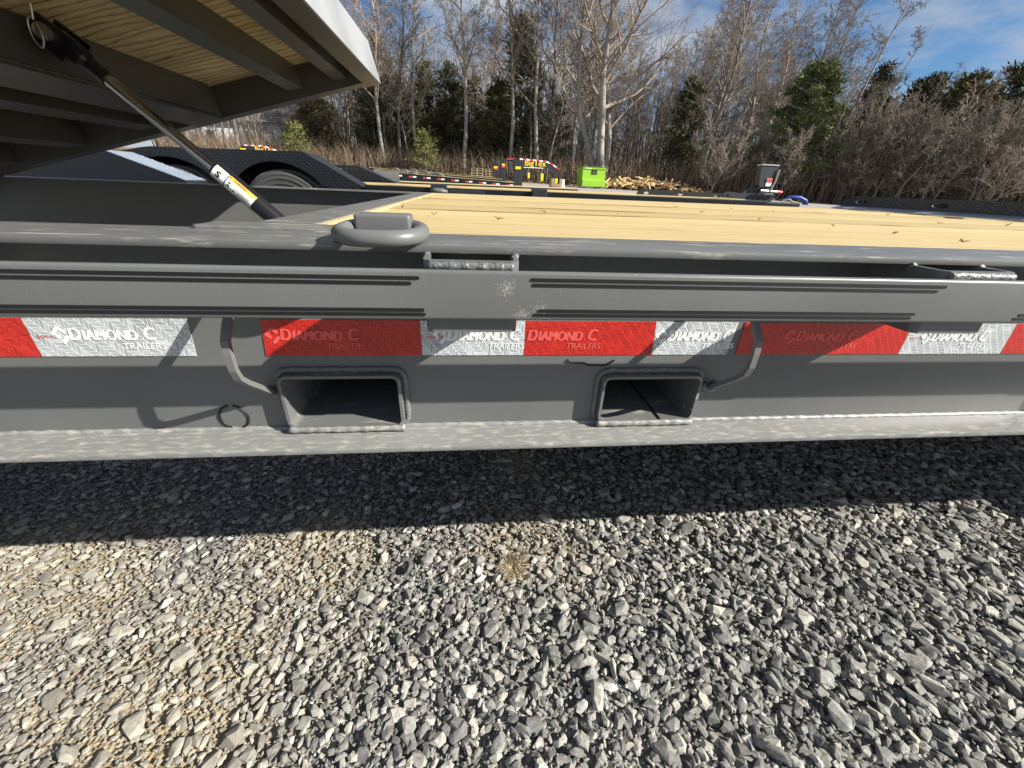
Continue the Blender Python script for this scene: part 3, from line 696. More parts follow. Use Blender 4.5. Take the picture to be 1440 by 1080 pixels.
lg.build('tread_lugs', M_lug2, front, kind='stuff')
# block out of frame, added to cast the bend in the ground shadow
st = MB().bbox(2.36, 3.1, 0.30, 0.46, ZB - .02, ZB + .02, .004).build('unseen_shadow_block', M_paint, trailer)

# ------------------------------------------------------------------ tilted rear deck section
TH = math.atan2(0.4538, 1.79); cT, sT = math.cos(TH), math.sin(TH)
KS = 2.50 / 2.35
def tp(u, y, w): u *= KS; w *= KS; return (-0.517 + u * cT - w * sT, y, zc(0.417) + u * sT + w * cT)
def tbox(mb, u0, u1, y0, y1, w0, w1):
    k = len(mb.v)
    for w in (w0, w1):
        for u, y in ((u0, y0), (u1, y0), (u1, y1), (u0, y1)): mb.v.append(tp(u, y, w))
    mb.f += [tuple(i + k for i in q) for q in [(0, 3, 2, 1), (4, 5, 6, 7), (0, 1, 5, 4), (1, 2, 6, 5), (2, 3, 7, 6), (3, 0, 4, 7)]]
    return mb
WB = 0.118; UL = -2.25; PY0, PY1 = 0.62, 2.50
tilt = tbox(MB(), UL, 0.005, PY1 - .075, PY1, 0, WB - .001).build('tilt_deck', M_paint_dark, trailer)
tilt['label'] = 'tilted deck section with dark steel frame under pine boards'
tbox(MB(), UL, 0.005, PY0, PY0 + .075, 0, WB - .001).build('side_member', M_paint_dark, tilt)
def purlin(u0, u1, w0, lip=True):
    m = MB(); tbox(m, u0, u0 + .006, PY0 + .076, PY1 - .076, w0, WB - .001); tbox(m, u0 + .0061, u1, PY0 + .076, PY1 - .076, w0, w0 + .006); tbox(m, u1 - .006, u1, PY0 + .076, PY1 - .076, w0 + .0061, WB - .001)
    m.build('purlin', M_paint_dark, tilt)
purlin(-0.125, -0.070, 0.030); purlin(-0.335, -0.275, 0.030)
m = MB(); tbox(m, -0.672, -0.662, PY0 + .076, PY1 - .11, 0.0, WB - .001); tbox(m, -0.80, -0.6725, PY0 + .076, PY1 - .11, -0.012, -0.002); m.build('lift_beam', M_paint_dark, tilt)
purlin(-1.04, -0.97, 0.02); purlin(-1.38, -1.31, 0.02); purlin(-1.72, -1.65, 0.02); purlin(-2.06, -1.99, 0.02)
# end channel: bottom lip and tall end plate, its sunlight painted in as lighter grey
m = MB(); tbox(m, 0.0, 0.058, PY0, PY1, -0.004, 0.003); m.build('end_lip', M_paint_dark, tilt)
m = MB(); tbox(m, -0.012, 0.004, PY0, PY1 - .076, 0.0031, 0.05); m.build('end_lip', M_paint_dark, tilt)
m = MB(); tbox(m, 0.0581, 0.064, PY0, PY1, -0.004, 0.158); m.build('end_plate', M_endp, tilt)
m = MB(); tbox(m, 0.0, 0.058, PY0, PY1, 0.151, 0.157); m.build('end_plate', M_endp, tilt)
b0 = PY0 + .002; rng = random.Random(6)
while b0 < PY1 - .01:
    b1 = min(b0 + .184, PY1)
    if PY1 - b1 < .03: b1 = PY1
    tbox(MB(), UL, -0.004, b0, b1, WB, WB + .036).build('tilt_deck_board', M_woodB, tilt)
    b0 = b1 + .0025
# ------------------------------------------------------------------ lift cylinder
SY = 1.45 * KS
sk = lambda x, z: Vector((x * KS, SY, H + (z - H) * KS))
pA = sk(-0.36, 0.425); pB = sk(-0.79, 0.839); pC = sk(-1.025, 1.066); pD = sk(-1.095, 1.135)
cyl = MB().tube([pA, pA.lerp(pB, .96), pA.lerp(pB, .985), pB], [.0295, .0295, .0290, .0255], 28).build('lift_cylinder', M_black, trailer); smooth_by_angle(cyl, 40)
o = MB().tube([pB, pC], .0175, 20).build('piston_rod', M_chrome, cyl); smooth_by_angle(o, 40)
ax = (pB - pA).normalized(); side = Vector((0, -1, 0)); upv = ax.cross(side)   # points to the sky side
if upv.z < 0: upv = -upv
cl = MB().tube([pC - ax * .03, pC + ax * .02, pC + ax * .03, pC + ax * .075], [.021, .021, .027, .029], 16)
def slab(mb, c0, c1, half_w, y0, y1):
    a = c0 - upv * half_w; b = c0 + upv * half_w; c = c1 + upv * half_w * .75; d = c1 - upv * half_w * .75
    mb.prism([(p.x, p.z) for p in (a, b, c, d)], y0, y1, 'y')
slab(cl, pC + ax * .05, pD + ax * .035, .036, SY - .034, SY - .022); slab(cl, pC + ax * .05, pD + ax * .035, .036, SY + .022, SY + .034)
cl.build('clevis', M_black, cyl)
pn = MB().tube([(pD.x, SY - .048, pD.z), (pD.x, SY + .05, pD.z)], .020, 20); pn.build('clevis_pin', M_zinc, cyl)
rp = [(pD.x + .003 + .013 * math.cos(a) - .013, SY - .052, pD.z - .006 + .032 * math.sin(a)) for a in np.linspace(R_(60), R_(400), 22)]
MB().tube([(pD.x + .006, SY - .053, pD.z + .055)] + rp, .0024, 6).build('pin_clip', M_zinc, cyl)
# label wrapped on the barrel
def wrap(a0, a1, t0, t1, rr, name, mat):
    t0, t1 = 1 - (1 - t0) * .50, 1 - (1 - t1) * .50
    m = MB(); V = []; F = []; na, ntt = 10, 2
    for i in range(ntt):
        c = pA.lerp(pB, t0 + (t1 - t0) * i / (ntt - 1))
        for k in range(na):
            a = R_(a0 + (a1 - a0) * k / (na - 1)); V.append(c + (side * math.cos(a) + upv * math.sin(a)) * rr)
    F = [(k, k + 1, na + k + 1, na + k) for k in range(na - 1)]
    m.add(V, F).build(name, mat, cyl)
wrap(-42, 50, .845, .975, .0301, 'label_panel', M_white)
wrap(-42, 50, .545, .835, .0301, 'label_panel', M_white)
wrap(28, 52, .545, .835, .0304, 'label_panel', M_orange)
wrap(-42, -36, .845, .975, .0304, 'label_panel', M_redl)
def cyl_text(txt, tpos, ang, size, name, mat, rr=.0308, bold=0.0004, sx=1.0):
    tpos = 1 - (1 - tpos) * .50; V, F = text_mesh(txt, size, bold=bold, sx=sx); L = (pB - pA).length; out = []
    for x, y in V:
        a = R_(ang) + y / rr; c = pA.lerp(pB, tpos - x / L)
        out.append(c + (side * math.cos(a) + upv * math.sin(a)) * rr)
    MB().add(out, F).build(name, mat, cyl)
cyl_text('S', .938, -10, .026, 'printed_mark', M_ink, bold=.0010, sx=1.15)
cyl_text('WARNING', .790, 34, .0105, 'printed_mark', M_ink, sx=.85)
cyl_text('!', .825, 34, .0105, 'printed_mark', M_ink, bold=.0008)
for a, t0, t1 in ((18, .60, .76), (10, .58, .76), (0, .58, .74), (-8, .58, .70), (-16, .58, .70), (-24, .58, .70), (-32, .60, .72)):
    wrap(a, a + 1.6, t0, t1, .0304, 'printed_mark', M_blacksat)
for a, t in ((12, .80), (-6, .80), (-16, .735)):
    wrap(a - 6, a + 3, t - .012, t + .012, .0305, 'printed_mark', M_ink)
hf = MB().tube([(-0.70, SY - .02, 0.655), (-0.735, SY - .03, 0.66)], [.016, .013], 8).tube([(-0.715, SY - .02, 0.66), (-0.715, SY - .02, 0.60)], .012, 8)
hf.build('hose_fitting', M_black, cyl)
MB().box(-0.42, -0.302, SY - .05, SY - .036, 0.35, 0.48).build('cylinder_bracket', M_paint, trailer)
# ================================================================== DEBRIS ON THE DECK
BITS = [(0.768, 1.346), (1.292, 1.69), (0.862, 0.91), (0.864, 0.768), (0.866, 0.641), (0.879, 1.75), (1.185, 1.828), (0.785, 1.077), (0.051, 0.80), (-0.165, 1.034), (0.39, 1.08), (1.9, 1.75), (1.9, 1.30), (0.188, 1.062), (-0.076, 0.87), (1.5, 1.2), (1.62, 0.95)]
rng = random.Random(5)
for i, (x, y) in enumerate(BITS):
    m = MB()
    for k in range(3):
        a = rng.uniform(0, 6.28); L = rng.uniform(.006, .013); p = Vector((x, y, ZT + .0025)); q = p + Vector((math.cos(a) * L, math.sin(a) * L * .8, rng.uniform(.000, .006)))
        m.tube([p, p.lerp(q, .5) + Vector((0, 0, .001)), q], [.0015, .0014, .0005], 4)
    tag(m.build('splinter_curl', M_bits), 'small curled wood splinter lying on the pine deck', 'splinter', 'splinters lying on the deck boards')
# ================================================================== DRY GRASS TUFT
gt = MB(); rng = random.Random(9)
for i in range(300):
    a = rng.uniform(0, 6.28); r0 = rng.uniform(0, .026) ** 1.0; L = rng.uniform(.008, .024); b = Vector((.092 + r0 * math.cos(a), .618 + r0 * math.sin(a), .002))
    d = Vector((math.cos(a), math.sin(a), 0)); p1 = b + d * L * .45 + Vector((0, 0, L * rng.uniform(.15, .5) + .003)); p2 = b + d * L + Vector((rng.gauss(0, .004), rng.gauss(0, .004), L * rng.uniform(.0, .4) + .003))
    gt.tube([b, p1, p2], [.0009, .0007, .0002], 3, caps=False)
tag(gt.build('grass_tuft', M_dryg), 'small straw coloured tuft of dead grass in the gravel', 'grass tuft')

# ================================================================== OTHER TRAILERS ON THE LOT
def wheel_parts(parent, c, r, w, axis_y=True):
    """tyre ring and rim, axle along y"""
    x, y, z = c; n = 40
    def lathe(prof, name, mat):
        V = []; F = []; m = len(prof)
        for i in range(n):
            a = 2 * math.pi * i / n
            for rr, yy in prof: V.append((x + rr * math.cos(a), y + yy, z + rr * math.sin(a)))
        for i in range(n):
            j = (i + 1) % n
            for k in range(m - 1): F.append((i * m + k, i * m + k + 1, j * m + k + 1, j * m + k))
        return MB().add(V, F).build(name, mat, parent)
    t = lathe([(r * .60, 0), (r * .68, -.012), (r * .70, -.012), (r * .705, -.017), (r * .715, -.017), (r * .72, -.013), (r * .80, -.014), (r * .805, -.019), (r * .82, -.019), (r * .825, -.013), (r * .885, -.010), (r * .89, -.013), (r * .90, -.013), (r * .905, -.006), (r * .965, 0.006), (r * .985, .02)], 'tyre', M_rubber)
    smooth_by_angle(t, 40)
    lathe([(r * .985, .02), (r, .03), (r, w - .03), (r * .97, w - .005), (r * .6, w)], 'tyre_tread', M_tread)
    lathe([(0.0, .05), (r * .2, .03), (r * .3, .05), (r * .52, .06), (r * .57, .0), (r * .61, .0)], 'rim', M_blacksat)
    return t
def lugs_on(parent, poly_fn, rows, name='tread_lugs'):
    pass

# ---- black tandem trailer parked right behind the grey one
A = root('flatbed_trailer', 'black trailer with tread plate fenders parked just behind the grey trailer', 'trailer', (0.2, 4.8, ground_z(0.2, 4.8)))
az = ground_z(0, 4.5)
AY0 = 3.86; AD = 0.785
fo = [(-3.35, 0.74), (-2.80, 0.935), (-2.59, 0.979), (-2.51, 0.990), (-1.362, 1.004), (-0.924, 0.767), (-0.952, 0.728), (-1.040, 0.731)]
arch = []
for cx in (-1.60, -2.43):
    arch += [(cx + .445 * math.cos(R_(a)), 0.475 + .43 * math.sin(R_(a)) + .02) for a in np.linspace(37, 143, 12)]
fend = fo + []
pts = fo[:8] + arch + [(-2.85, 0.735), (-3.3, 0.725)]
def tri_poly(mb, pts, y0, y1):
    mb.holed(pts, [], y0, y1, 'y')
m = MB(); tri_poly(m, pts, 3.80, 3.812); fen = m.build('fender', M_plate, A)
m = MB(); top = fo[:6]
V = []; F = []
for y in (3.812, 4.10):
    for (x, z) in top: V.append((x, y, z))
    for (x, z) in top: V.append((x, y, z - .008))
k = len(top)
for i in range(k - 1):
    F += [(i, i + 1, 2 * k + i + 1, 2 * k + i), (k + i, 3 * k + i, 3 * k + i + 1, k + i + 1), (i, k + i, k + i + 1, i + 1), (2 * k + i, 2 * k + i + 1, 3 * k + i + 1, 3 * k + i)]
F += [(0, 2 * k, 3 * k, k), (k - 1, 2 * k - 1, 4 * k - 1, 3 * k - 1)]
m.add(V, F).build('fender_top', M_plate, fen)
m = MB(); m.holed([(-3.3, .40), (-3.3, .73)] + [(x, z - .012) for x, z in fo[1:6]] + [(-.94, .40)], [], 4.103, 4.113); m.build('inner_panel', M_black, fen)
lg = MB(); rng = random.Random(2)
def inside(pts, x, z):
    c = False; j = len(pts) - 1
    for i in range(len(pts)):
        if (pts[i][1] > z) != (pts[j][1] > z) and x < (pts[j][0] - pts[i][0]) * (z - pts[i][1]) / (pts[j][1] - pts[i][1]) + pts[i][0]: c = not c
        j = i
    return c
for r_i in range(12):
    for c_i in range(70):
        x = -3.1 + c_i * .034 + (r_i % 2) * .017; z = 0.75 + r_i * .021
        if not (inside(pts, x - .014, z) and inside(pts, x + .014, z) and inside(pts, x, z + .012) and inside(pts, x, z - .012)): continue
        dx, dz = (.012, .006) if (c_i + r_i) % 2 else (.008, -.009)
        lg.prism([(x - dx, z - dz), (x + dz * .3, z - abs(dx) * .25), (x + dx, z + dz), (x - dz * .3, z + abs(dx) * .25)], 3.797, 3.801, 'y')
lg.build('tread_lugs', M_lug, fen, kind='stuff')
wheel_parts(A, (-1.58, 3.83, 0.50), 0.37, 0.2); wheel_parts(A, (-2.43, 3.83, 0.50), 0.37, 0.2)
# near step in front of the rear wheel, its sloping tread top pale with painted sun glare
m = MB(); m.prism([(-4.6, .56), (-4.6, .925), (-2.52, .932), (-2.06, .768), (-2.0, .70), (-2.0, .56)], 3.36, 3.62, 'y'); stp = m.build('step_box', M_plate, A)
MB().prism([(-2.52, .9325), (-2.06, .7685), (-2.06, .7735), (-2.52, .9375)], 3.365, 3.615, 'y').build('step_top', M_pale, stp)
lg = MB()
for i in range(14):
    for j in range(8):
        t = (i + .5) / 14; x = -2.50 + t * .43; z = .9315 - t * .1535 - .0010; y = 3.375 + j * .031 + (i % 2) * .012
        dx, dy = (.013, .004) if (i + j) % 2 else (.004, .012)
        q = [(x - dx, y - dy), (x + dx, y - dy), (x + dx, y + dy), (x - dx, y + dy)]
        lg.add([(a, b, z - (a - x) * .357) for a, b in q] + [(x + (a - x) * .5, y + (b - y) * .5, z + .004 - (a - x) * .18) for a, b in q], [(4, 5, 6, 7), (0, 1, 5, 4), (1, 2, 6, 5), (2, 3, 7, 6), (3, 0, 4, 7)])
lg.build('tread_lugs', M_pale, stp, kind='stuff')
# frame, boards
MB().bbox(-0.95, 2.9, 3.92, 4.0, 0.60, AD - .006, .006).build('side_rail', M_black, A)
MB().bbox(-4.5, 2.9, 5.75, 5.83, 0.60, AD - .006, .006).build('side_rail', M_black, A)
MB().box(-4.4, 2.85, 4.12, 5.74, 0.62, AD - .042).build('frame', M_black, A)
y = 4.004
while y < 5.7:
    MB().bbox(-0.93 if y < 4.12 else -4.4, 2.72, y, y + .175, AD - .040, AD + rng.uniform(-.002, .002), .003).build('deck_board', M_wood, A); y += .180
for x in (0.55, -0.35):
    MB().bbox(x, x + .14, 3.84, 3.918, AD - .05, AD + .022, .008).build('stake_pocket', M_blacksat, A)
MB().bbox(-0.2, 0.12, 3.87, 3.918, AD - .075, AD - .02, .006).build('stake_pocket', M_blacksat, A)
# front: holed tread rail, hinged tool box with open lid, tongue, coupler strap
ap = [(1.752, 0.755), (1.752, 0.80), (1.772, 0.828), (1.814, 0.841), (2.704, 0.829), (2.699, 0.755)]
m = MB(); m.holed(ap, [[(cx + .030 * math.cos(a), .803 + .0135 * math.sin(a)) for a in np.linspace(0, 6.283, 12, endpoint=False)] for cx in (1.853, 2.234, 2.640)], 4.40, 4.412); fr2 = m.build('front_rail', M_plate, A)
MB().bbox(1.76, 2.70, 4.33, 4.399, .772, .779, .002).build('foot_flange', M_pale, fr2)
bp_ = [(2.712, 0.66), (2.718, 0.83), (2.763, 0.852), (2.924, 0.837), (3.023, 0.909), (3.075, 0.925), (3.221, 0.91), (3.256, 0.863), (3.17, 0.835), (3.10, 0.77), (3.03, 0.70), (2.95, 0.66)]
m = MB(); m.holed(bp_, [[(2.768 + .016 * math.cos(a), .807 + .016 * math.sin(a)) for a in np.linspace(0, 6.283, 10, endpoint=False)]], 4.40, 4.414); m.build('tongue_bracket', M_blacksat, A)
lid = MB().prism([(3.036, 1.103), (3.226, 1.115), (3.232, 1.095), (3.20, 1.0), (3.205, 0.93), (3.215, 0.905), (3.072, 0.905), (3.05, 1.0)], 4.36, 4.43, 'y').build('tool_box_lid', M_blacksat, A)
MB().box(3.034, 3.228, 4.352, 4.437, 1.106, 1.118).build('lid_rim', M_zinc, lid)
MB().prism([(3.132, 0.990), (3.196, 0.990), (3.206, 0.915), (3.140, 0.915)], 4.355, 4.3595, 'y').build('warning_sticker', M_white, lid)
MB().prism([(3.134, 0.988), (3.195, 0.988), (3.198, 0.952), (3.137, 0.952)], 4.352, 4.3548, 'y').build('warning_sticker', M_redl, lid)
MB().tube([(3.235, 4.35, 1.075), (3.232, 4.35, .96), (3.205, 4.35, .862)], .009, 8).build('prop_rod', M_zinc, A)
MB().tube([(3.10, 4.36, .872), (3.30, 4.36, .866)], .013, 8).build('jack_handle', M_zinc, A)
MB().tube([(3.30, 4.36, .866), (3.352, 4.36, .862)], .016, 8).build('handle_grip', M_redl, A)
MB().bbox(2.9, 3.62, 4.36, 4.52, .70, .765, .01).build('tongue', M_black, A)
MB().bbox(3.14, 3.30, 4.40, 4.5, .76, .85, .01).build('jack_mount', M_blacksat, A)
m = MB()
for q, r in ((0, .016), (.03, .013), (-.028, .014)):
    m.tube([(3.45, 4.42 + q, .785), (3.52, 4.41 + q, .822), (3.60, 4.40 + q, .820), (3.68, 4.40 + q, .792), (3.71, 4.40 + q, .755)], [r * .7, r, r * 1.2, r * 1.1, r * .8], 8)
tag(m.build('strap_bundle', M_blue, smooth=True), 'blue strap bundle draped over the black trailer tongue', 'strap', None)
MB().tube([(3.40, 4.38, .78), (3.47, 4.37, .80), (3.53, 4.38, .775), (3.62, 4.38, .765)], .010, 6).build('safety_chain', M_zinc, A)

# ---- gooseneck trailers
def gooseneck(label, poly, y, dx0, dx1, dz0, dz1, txt=None, upr=None, legs=True, wide=2.4):
    gz = ground_z((dx0 + dx1) / 2, y)
    g = root('gooseneck_trailer', label, 'trailer', ((dx0 + dx1) / 2, y + wide / 2, gz))
    m = MB()
    m.prism([(dx0, dz0 - .02), (dx1, dz1 - .02), (dx1, dz1 - .25), (dx0, dz0 - .25)], y, y + .10, 'y'); m.build('side_rail', M_black, g)
    MB().prism([(dx0, dz0 - .02), (dx1, dz1 - .02), (dx1, dz1 - .25), (dx0, dz0 - .25)], y + wide - .1, y + wide, 'y').build('side_rail', M_black, g)
    n = 8; w = (wide - .22) / n
    for i in range(n):
        ya = y + .105 + i * w
        MB().prism([(dx0, dz0), (dx1, dz1), (dx1, dz1 - .05), (dx0, dz0 - .05)], ya, ya + w - .008, 'y').build('deck_board', M_wood, g)
    nt_ = 10
    for i in range(nt_):
        t = (i + .4) / nt_; xx = dx0 + (dx1 - dx0) * t; zz = dz0 + (dz1 - dz0) * t - .12
        for k, mt in enumerate((M_redl, M_white)):
            MB().box(xx + k * .14, xx + k * .14 + .125, y - .006, y - .001, zz - .018, zz + .026).build('reflective_tape', mt, g)
    for wx in (dx0 + 1.3, dx0 + 2.2):
        wheel_parts(g, (wx, y + .12, gz + .36), .36, .22)
    if poly:
        m = MB(); m.holed(poly, [], y + .9, y + 1.15); nk = m.build('neck', M_blacksat, g)
        m = MB()
        if txt:
            text_on(m, txt, (2.07 + (poly[0][0] - 1.668), y + .893, 1.500), (1, 0, -.01), (0, 0, 1), .30, sx=1.0)
            for dx in (.010,): text_on(m, txt, (2.07 + dx + (poly[0][0] - 1.668), y + .893 - dx * .1, 1.500), (1, 0, -.01), (0, 0, 1), .30, sx=1.0)
            m.build('lettering', M_yel, nk)
            MB().box(poly[0][0] + .38, poly[0][0] + 1.16, y + .890, y + .898, 1.425, 1.447).build('trim_line', M_white, nk)
            e = [poly[1], poly[2], poly[3], poly[4]]
            for a, b in zip(e[:-1], e[1:]):
                L = math.hypot(b[0] - a[0], b[1] - a[1]); c = max(2, int(L / .12))
                for i in range(c):
                    p = (a[0] + (b[0] - a[0]) * i / c, a[1] + (b[1] - a[1]) * i / c); q = (a[0] + (b[0] - a[0]) * (i + .95) / c, a[1] + (b[1] - a[1]) * (i + .95) / c)
                    MB().prism([p, q, (q[0], q[1] - .05), (p[0], p[1] - .05)], y + .890, y + .898, 'y').build('reflective_tape', M_redl if i % 2 else M_white, nk)
    if upr:
        for i, (x0, x1, z0, z1, yy) in enumerate(upr):
            u = MB().bbox(x0, x1, yy, yy + .2, z0, z1, .02).build('upright', M_blacksat, g)
            MB().box(x0 + .07, x1 - .06, yy - .006, yy - .001, z1 - .30, z1 - .21).build('marker', M_yel, u)
    return g
BN = [(1.668, 1.712), (1.887, 1.733), (2.914, 1.693), (3.204, 1.585), (3.473, 1.427), (3.529, 1.134), (3.415, 1.13), (3.373, 1.276), (3.05, 1.41), (2.821, 1.449), (2.401, 1.456), (2.213, 1.328), (2.03, 1.076), (2.019, 0.728), (1.682, 0.665), (1.645, 1.593)]
s_ = 17.0 / 17.0
B = gooseneck('black gooseneck trailer with yellow lettering on its raised neck, left of the green bin', BN, 16.1, -3.437, 1.616, 1.102, 0.905, 'BigTex', [(1.655, 1.99, 0.665, 1.66, 16.90)])
for (x0, x1, z0, z1) in ((2.217, 2.30, 1.064, 1.255), (2.74, 2.84, 0.984, 1.251), (3.32, 3.42, 0.931, 1.101)):
    MB().bbox(x0, x1, 16.96, 17.06, z0, z1, .02).build('yellow_tag', M_yel, B)
for x in (2.26, 2.79, 3.0): MB().tube([(x, 17.0, 1.45), (x - .02, 17.0, .95 if x == 3.0 else 1.2)], .012, 5).build('chain', M_zinc, B)
MB().tube([(3.47, 17.02, 1.15), (3.47, 17.02, .92)], .05, 10).build('coupler', M_black, B)
B2 = gooseneck('middle black gooseneck trailer with red and yellow upright markers', None, 20.2, -4.336, 1.474, 1.220, 1.034, None, [(1.42, 1.689, 0.7, 1.90, 21.0)])
MB().prism([(1.69, 1.875), (2.5, 1.90), (2.5, 1.76), (1.69, 1.787)], 21.02, 21.2, 'y').build('neck', M_blacksat, B2)
MB().box(1.48, 1.63, 20.988, 20.994, 1.52, 1.595).build('marker', M_redl, B2)
MB().prism([(1.70, 1.90), (2.08, 1.93), (2.08, 1.88), (1.70, 1.86)], 20.99, 21.01, 'y').build('reflective_tape', M_redl, B2)
B3 = gooseneck('rearmost black gooseneck trailer behind two others, only its upright showing', None, 23.2, -5.2, 1.3, 1.34, 1.14, None, [(1.20, 1.53, 0.8, 1.88, 24.0)])
MB().box(1.27, 1.46, 23.988, 23.994, 1.50, 1.575).build('marker', M_redl, B3)
# far left neck seen above the fender
CN = [(-8.277, 1.622), (-8.057, 1.73), (-7.361, 1.728), (-6.838, 1.575), (-6.70, 1.30), (-6.80, 1.26), (-7.0, 1.46), (-7.8, 1.48), (-7.95, 0.75), (-8.30, 0.75)]
C = root('gooseneck_trailer', 'black gooseneck trailer at the far left, lettered neck showing above the tread plate fender', 'trailer', (-10, 18.2, ground_z(-10, 17)))
m = MB(); m.holed(CN, [], 17.0, 17.25); nk = m.build('neck', M_blacksat, C)
m = MB()
for dx in (0, .010): text_on(m, 'BigTex', (-7.72 + dx, 16.992 - dx * .1, 1.53), (1, 0, 0), (0, 0, 1), .24)
m.build('lettering', M_yel, nk)
MB().box(-8.22, -8.03, 16.99, 16.998, 1.56, 1.62).build('marker', M_yel, nk)
for i in range(6): MB().prism([(-8.05 + i * .12, 1.735), (-7.945 + i * .12, 1.735), (-7.945 + i * .12, 1.70), (-8.05 + i * .12, 1.70)], 16.99, 16.998, 'y').build('reflective_tape', M_redl if i % 2 else M_white, nk)
for i in range(4): MB().prism([(-7.34 + i * .125, 1.722 - i * .0366), (-7.23 + i * .125, 1.69 - i * .0366), (-7.23 + i * .125, 1.65 - i * .0366), (-7.34 + i * .125, 1.682 - i * .0366)], 16.99, 16.998, 'y').build('reflective_tape', M_redl if i % 2 else M_white, nk)
MB().bbox(-13.5, -8.2, 17.0, 17.12, .95, 1.18, .01).build('side_rail', M_black, C)
MB().bbox(-13.5, -8.2, 17.13, 19.3, 1.13, 1.19, .01).build('deck', M_wood, C)
wheel_parts(C, (-12.0, 17.1, ground_z(-12, 17) + .38), .38, .22)
# low black trailer whose perforated fender shows behind
D = root('utility_trailer', 'low black trailer with dotted fender between the tread plate fender and gooseneck deck', 'trailer', (-1.8, 6.9, ground_z(-1.8, 6.5)))
dp = [(-2.126, 0.60), (-2.126, 0.922), (-2.047, 0.966), (-1.481, 0.973), (-1.005, 0.791), (-0.98, 0.749), (-1.0, 0.60)]
hl = []
for r_i in range(5):
    for c_i in range(15):
        x = -2.03 + c_i * .066 + (r_i % 2) * .033; z = .765 + r_i * .042
        if inside(dp, x - .03, z + .03) and inside(dp, x + .045, z + .03) and z < .945: hl.append([(x + .011 * math.cos(a), z + .011 * math.sin(a)) for a in np.linspace(0, 6.283, 6, endpoint=False)])
m = MB(); m.holed(dp, hl, 6.0, 6.01); fd = m.build('fender', M_plate, D)
V = []; top = dp[1:6]; k = len(top)
for y in (6.01, 6.3): V += [(x, y, z) for x, z in top] + [(x, y, z - .008) for x, z in top]
F = []
for i in range(k - 1): F += [(i, i + 1, 2 * k + i + 1, 2 * k + i), (k + i, 3 * k + i, 3 * k + i + 1, k + i + 1), (i, k + i, k + i + 1, i + 1), (2 * k + i, 2 * k + i + 1, 3 * k + i + 1, 3 * k + i)]
F += [(0, 2 * k, 3 * k, k), (k - 1, 2 * k - 1, 4 * k - 1, 3 * k - 1)]
MB().add(V, F).build('fender_top', M_blacksat, fd)
MB().box(-2.12, -1.0, 6.28, 6.29, .60, .93).build('inner_panel', M_zinc, fd)
MB().bbox(-4.0, 1.6, 6.32, 6.4, .70, .80, .008).build('side_rail', M_black, D)
MB().bbox(-4.0, 1.6, 6.405, 8.1, .76, .812, .008).build('deck', M_wood, D)
wheel_parts(D, (-1.55, 6.06, ground_z(-1.5, 6) + .34), .34, .2)

# ---- small things on the lot
zb = ground_z(9.7, 34.5)
G = root('dumpster', 'lime green metal dumpster with a small dark sign at the edge of the woods', 'dumpster', (9.7, 34.6, zb))
m = MB(); m.prism([(33.75, zb + .12), (33.75, zb + .55), (34.0, zb + .62), (34.0, zb + 1.42), (35.6, zb + 1.52), (35.6, zb + .12)], 8.82, 10.66, 'x'); m.build('bin_body', M_green, G)
m = MB(); m.prism([(33.96, zb + 1.43), (35.64, zb + 1.53), (35.64, zb + 1.58), (33.96, zb + 1.48)], 8.78, 10.70, 'x'); m.build('lid', M_greend, G)
MB().bbox(8.80, 10.68, 33.95, 33.995, zb + 1.34, zb + 1.425, .01).build('rim', M_green, G)
MB().bbox(9.0, 9.5, 33.94, 33.949, zb + 1.36, zb + 1.41, .003).build('sticker', M_white, G)
sg = MB().box(9.53, 9.97, 33.975, 33.998, zb + .97, zb + 1.27).build('sign', M_ink, G)
MB().prism([(9.62, zb + 1.03), (9.70, zb + 1.18), (9.78, zb + 1.12), (9.86, zb + 1.22), (9.84, zb + 1.05)], 33.968, 33.974, 'y').build('sign_mark', M_greend, sg)
for x in (8.70, 10.665): MB().bbox(x, x + .115, 34.2, 34.9, zb + .72, zb + .86, .01).build('lift_sleeve', M_green, G)
for x in (9.0, 10.3):
    for y in (34.0, 35.3): MB().tube([(x, y, zb + .06), (x + .08, y, zb + .06)], .06, 10).build('caster', M_ink, G)
rng = random.Random(12)
pz = []
for i in range(250):
    t = rng.random(); x = 11.1 + t * 9.6; y0 = 36.0 + rng.uniform(-.9, 1.3)
    hmax = 1.15 * (math.sin(math.pi * min(1, max(0, t * .95 + .05))) ** .55) * (1 - .35 * t) * math.exp(-((y0 - 36.2) / 1.3) ** 2)
    z = ground_z(x, y0) + rng.uniform(.0, 1) ** .6 * hmax + .06
    L = rng.uniform(.35, .95); a = rng.uniform(0, math.pi); e = rng.gauss(0, .35)
    d = Vector((math.cos(a) * math.cos(e), math.sin(a) * math.cos(e), math.sin(e))); s2 = d.cross(Vector((0, 0, 1))).normalized(); s3 = s2.cross(d)
    w, h = rng.choice(((.07, .03), (.05, .045), (.09, .025)))
    V = [Vector((x, y0, z)) + d * L * .5 * su + s2 * w * sv + s3 * h * sw for sw in (-1, 1) for su, sv in ((-1, -1), (1, -1), (1, 1), (-1, 1))]
    pz.append((V, x))
W = root('wood_pile', 'heap of pale scrap lumber offcuts beside the green dumpster', 'wood pile', (15.8, 36.2, ground_z(15.8, 36.2)))
for V, x in pz:
    MB().add(V, [(0, 3, 2, 1), (4, 5, 6, 7), (0, 1, 5, 4), (1, 2, 6, 5), (2, 3, 7, 6), (3, 0, 4, 7)]).build('lumber_piece', M_scrap, W)
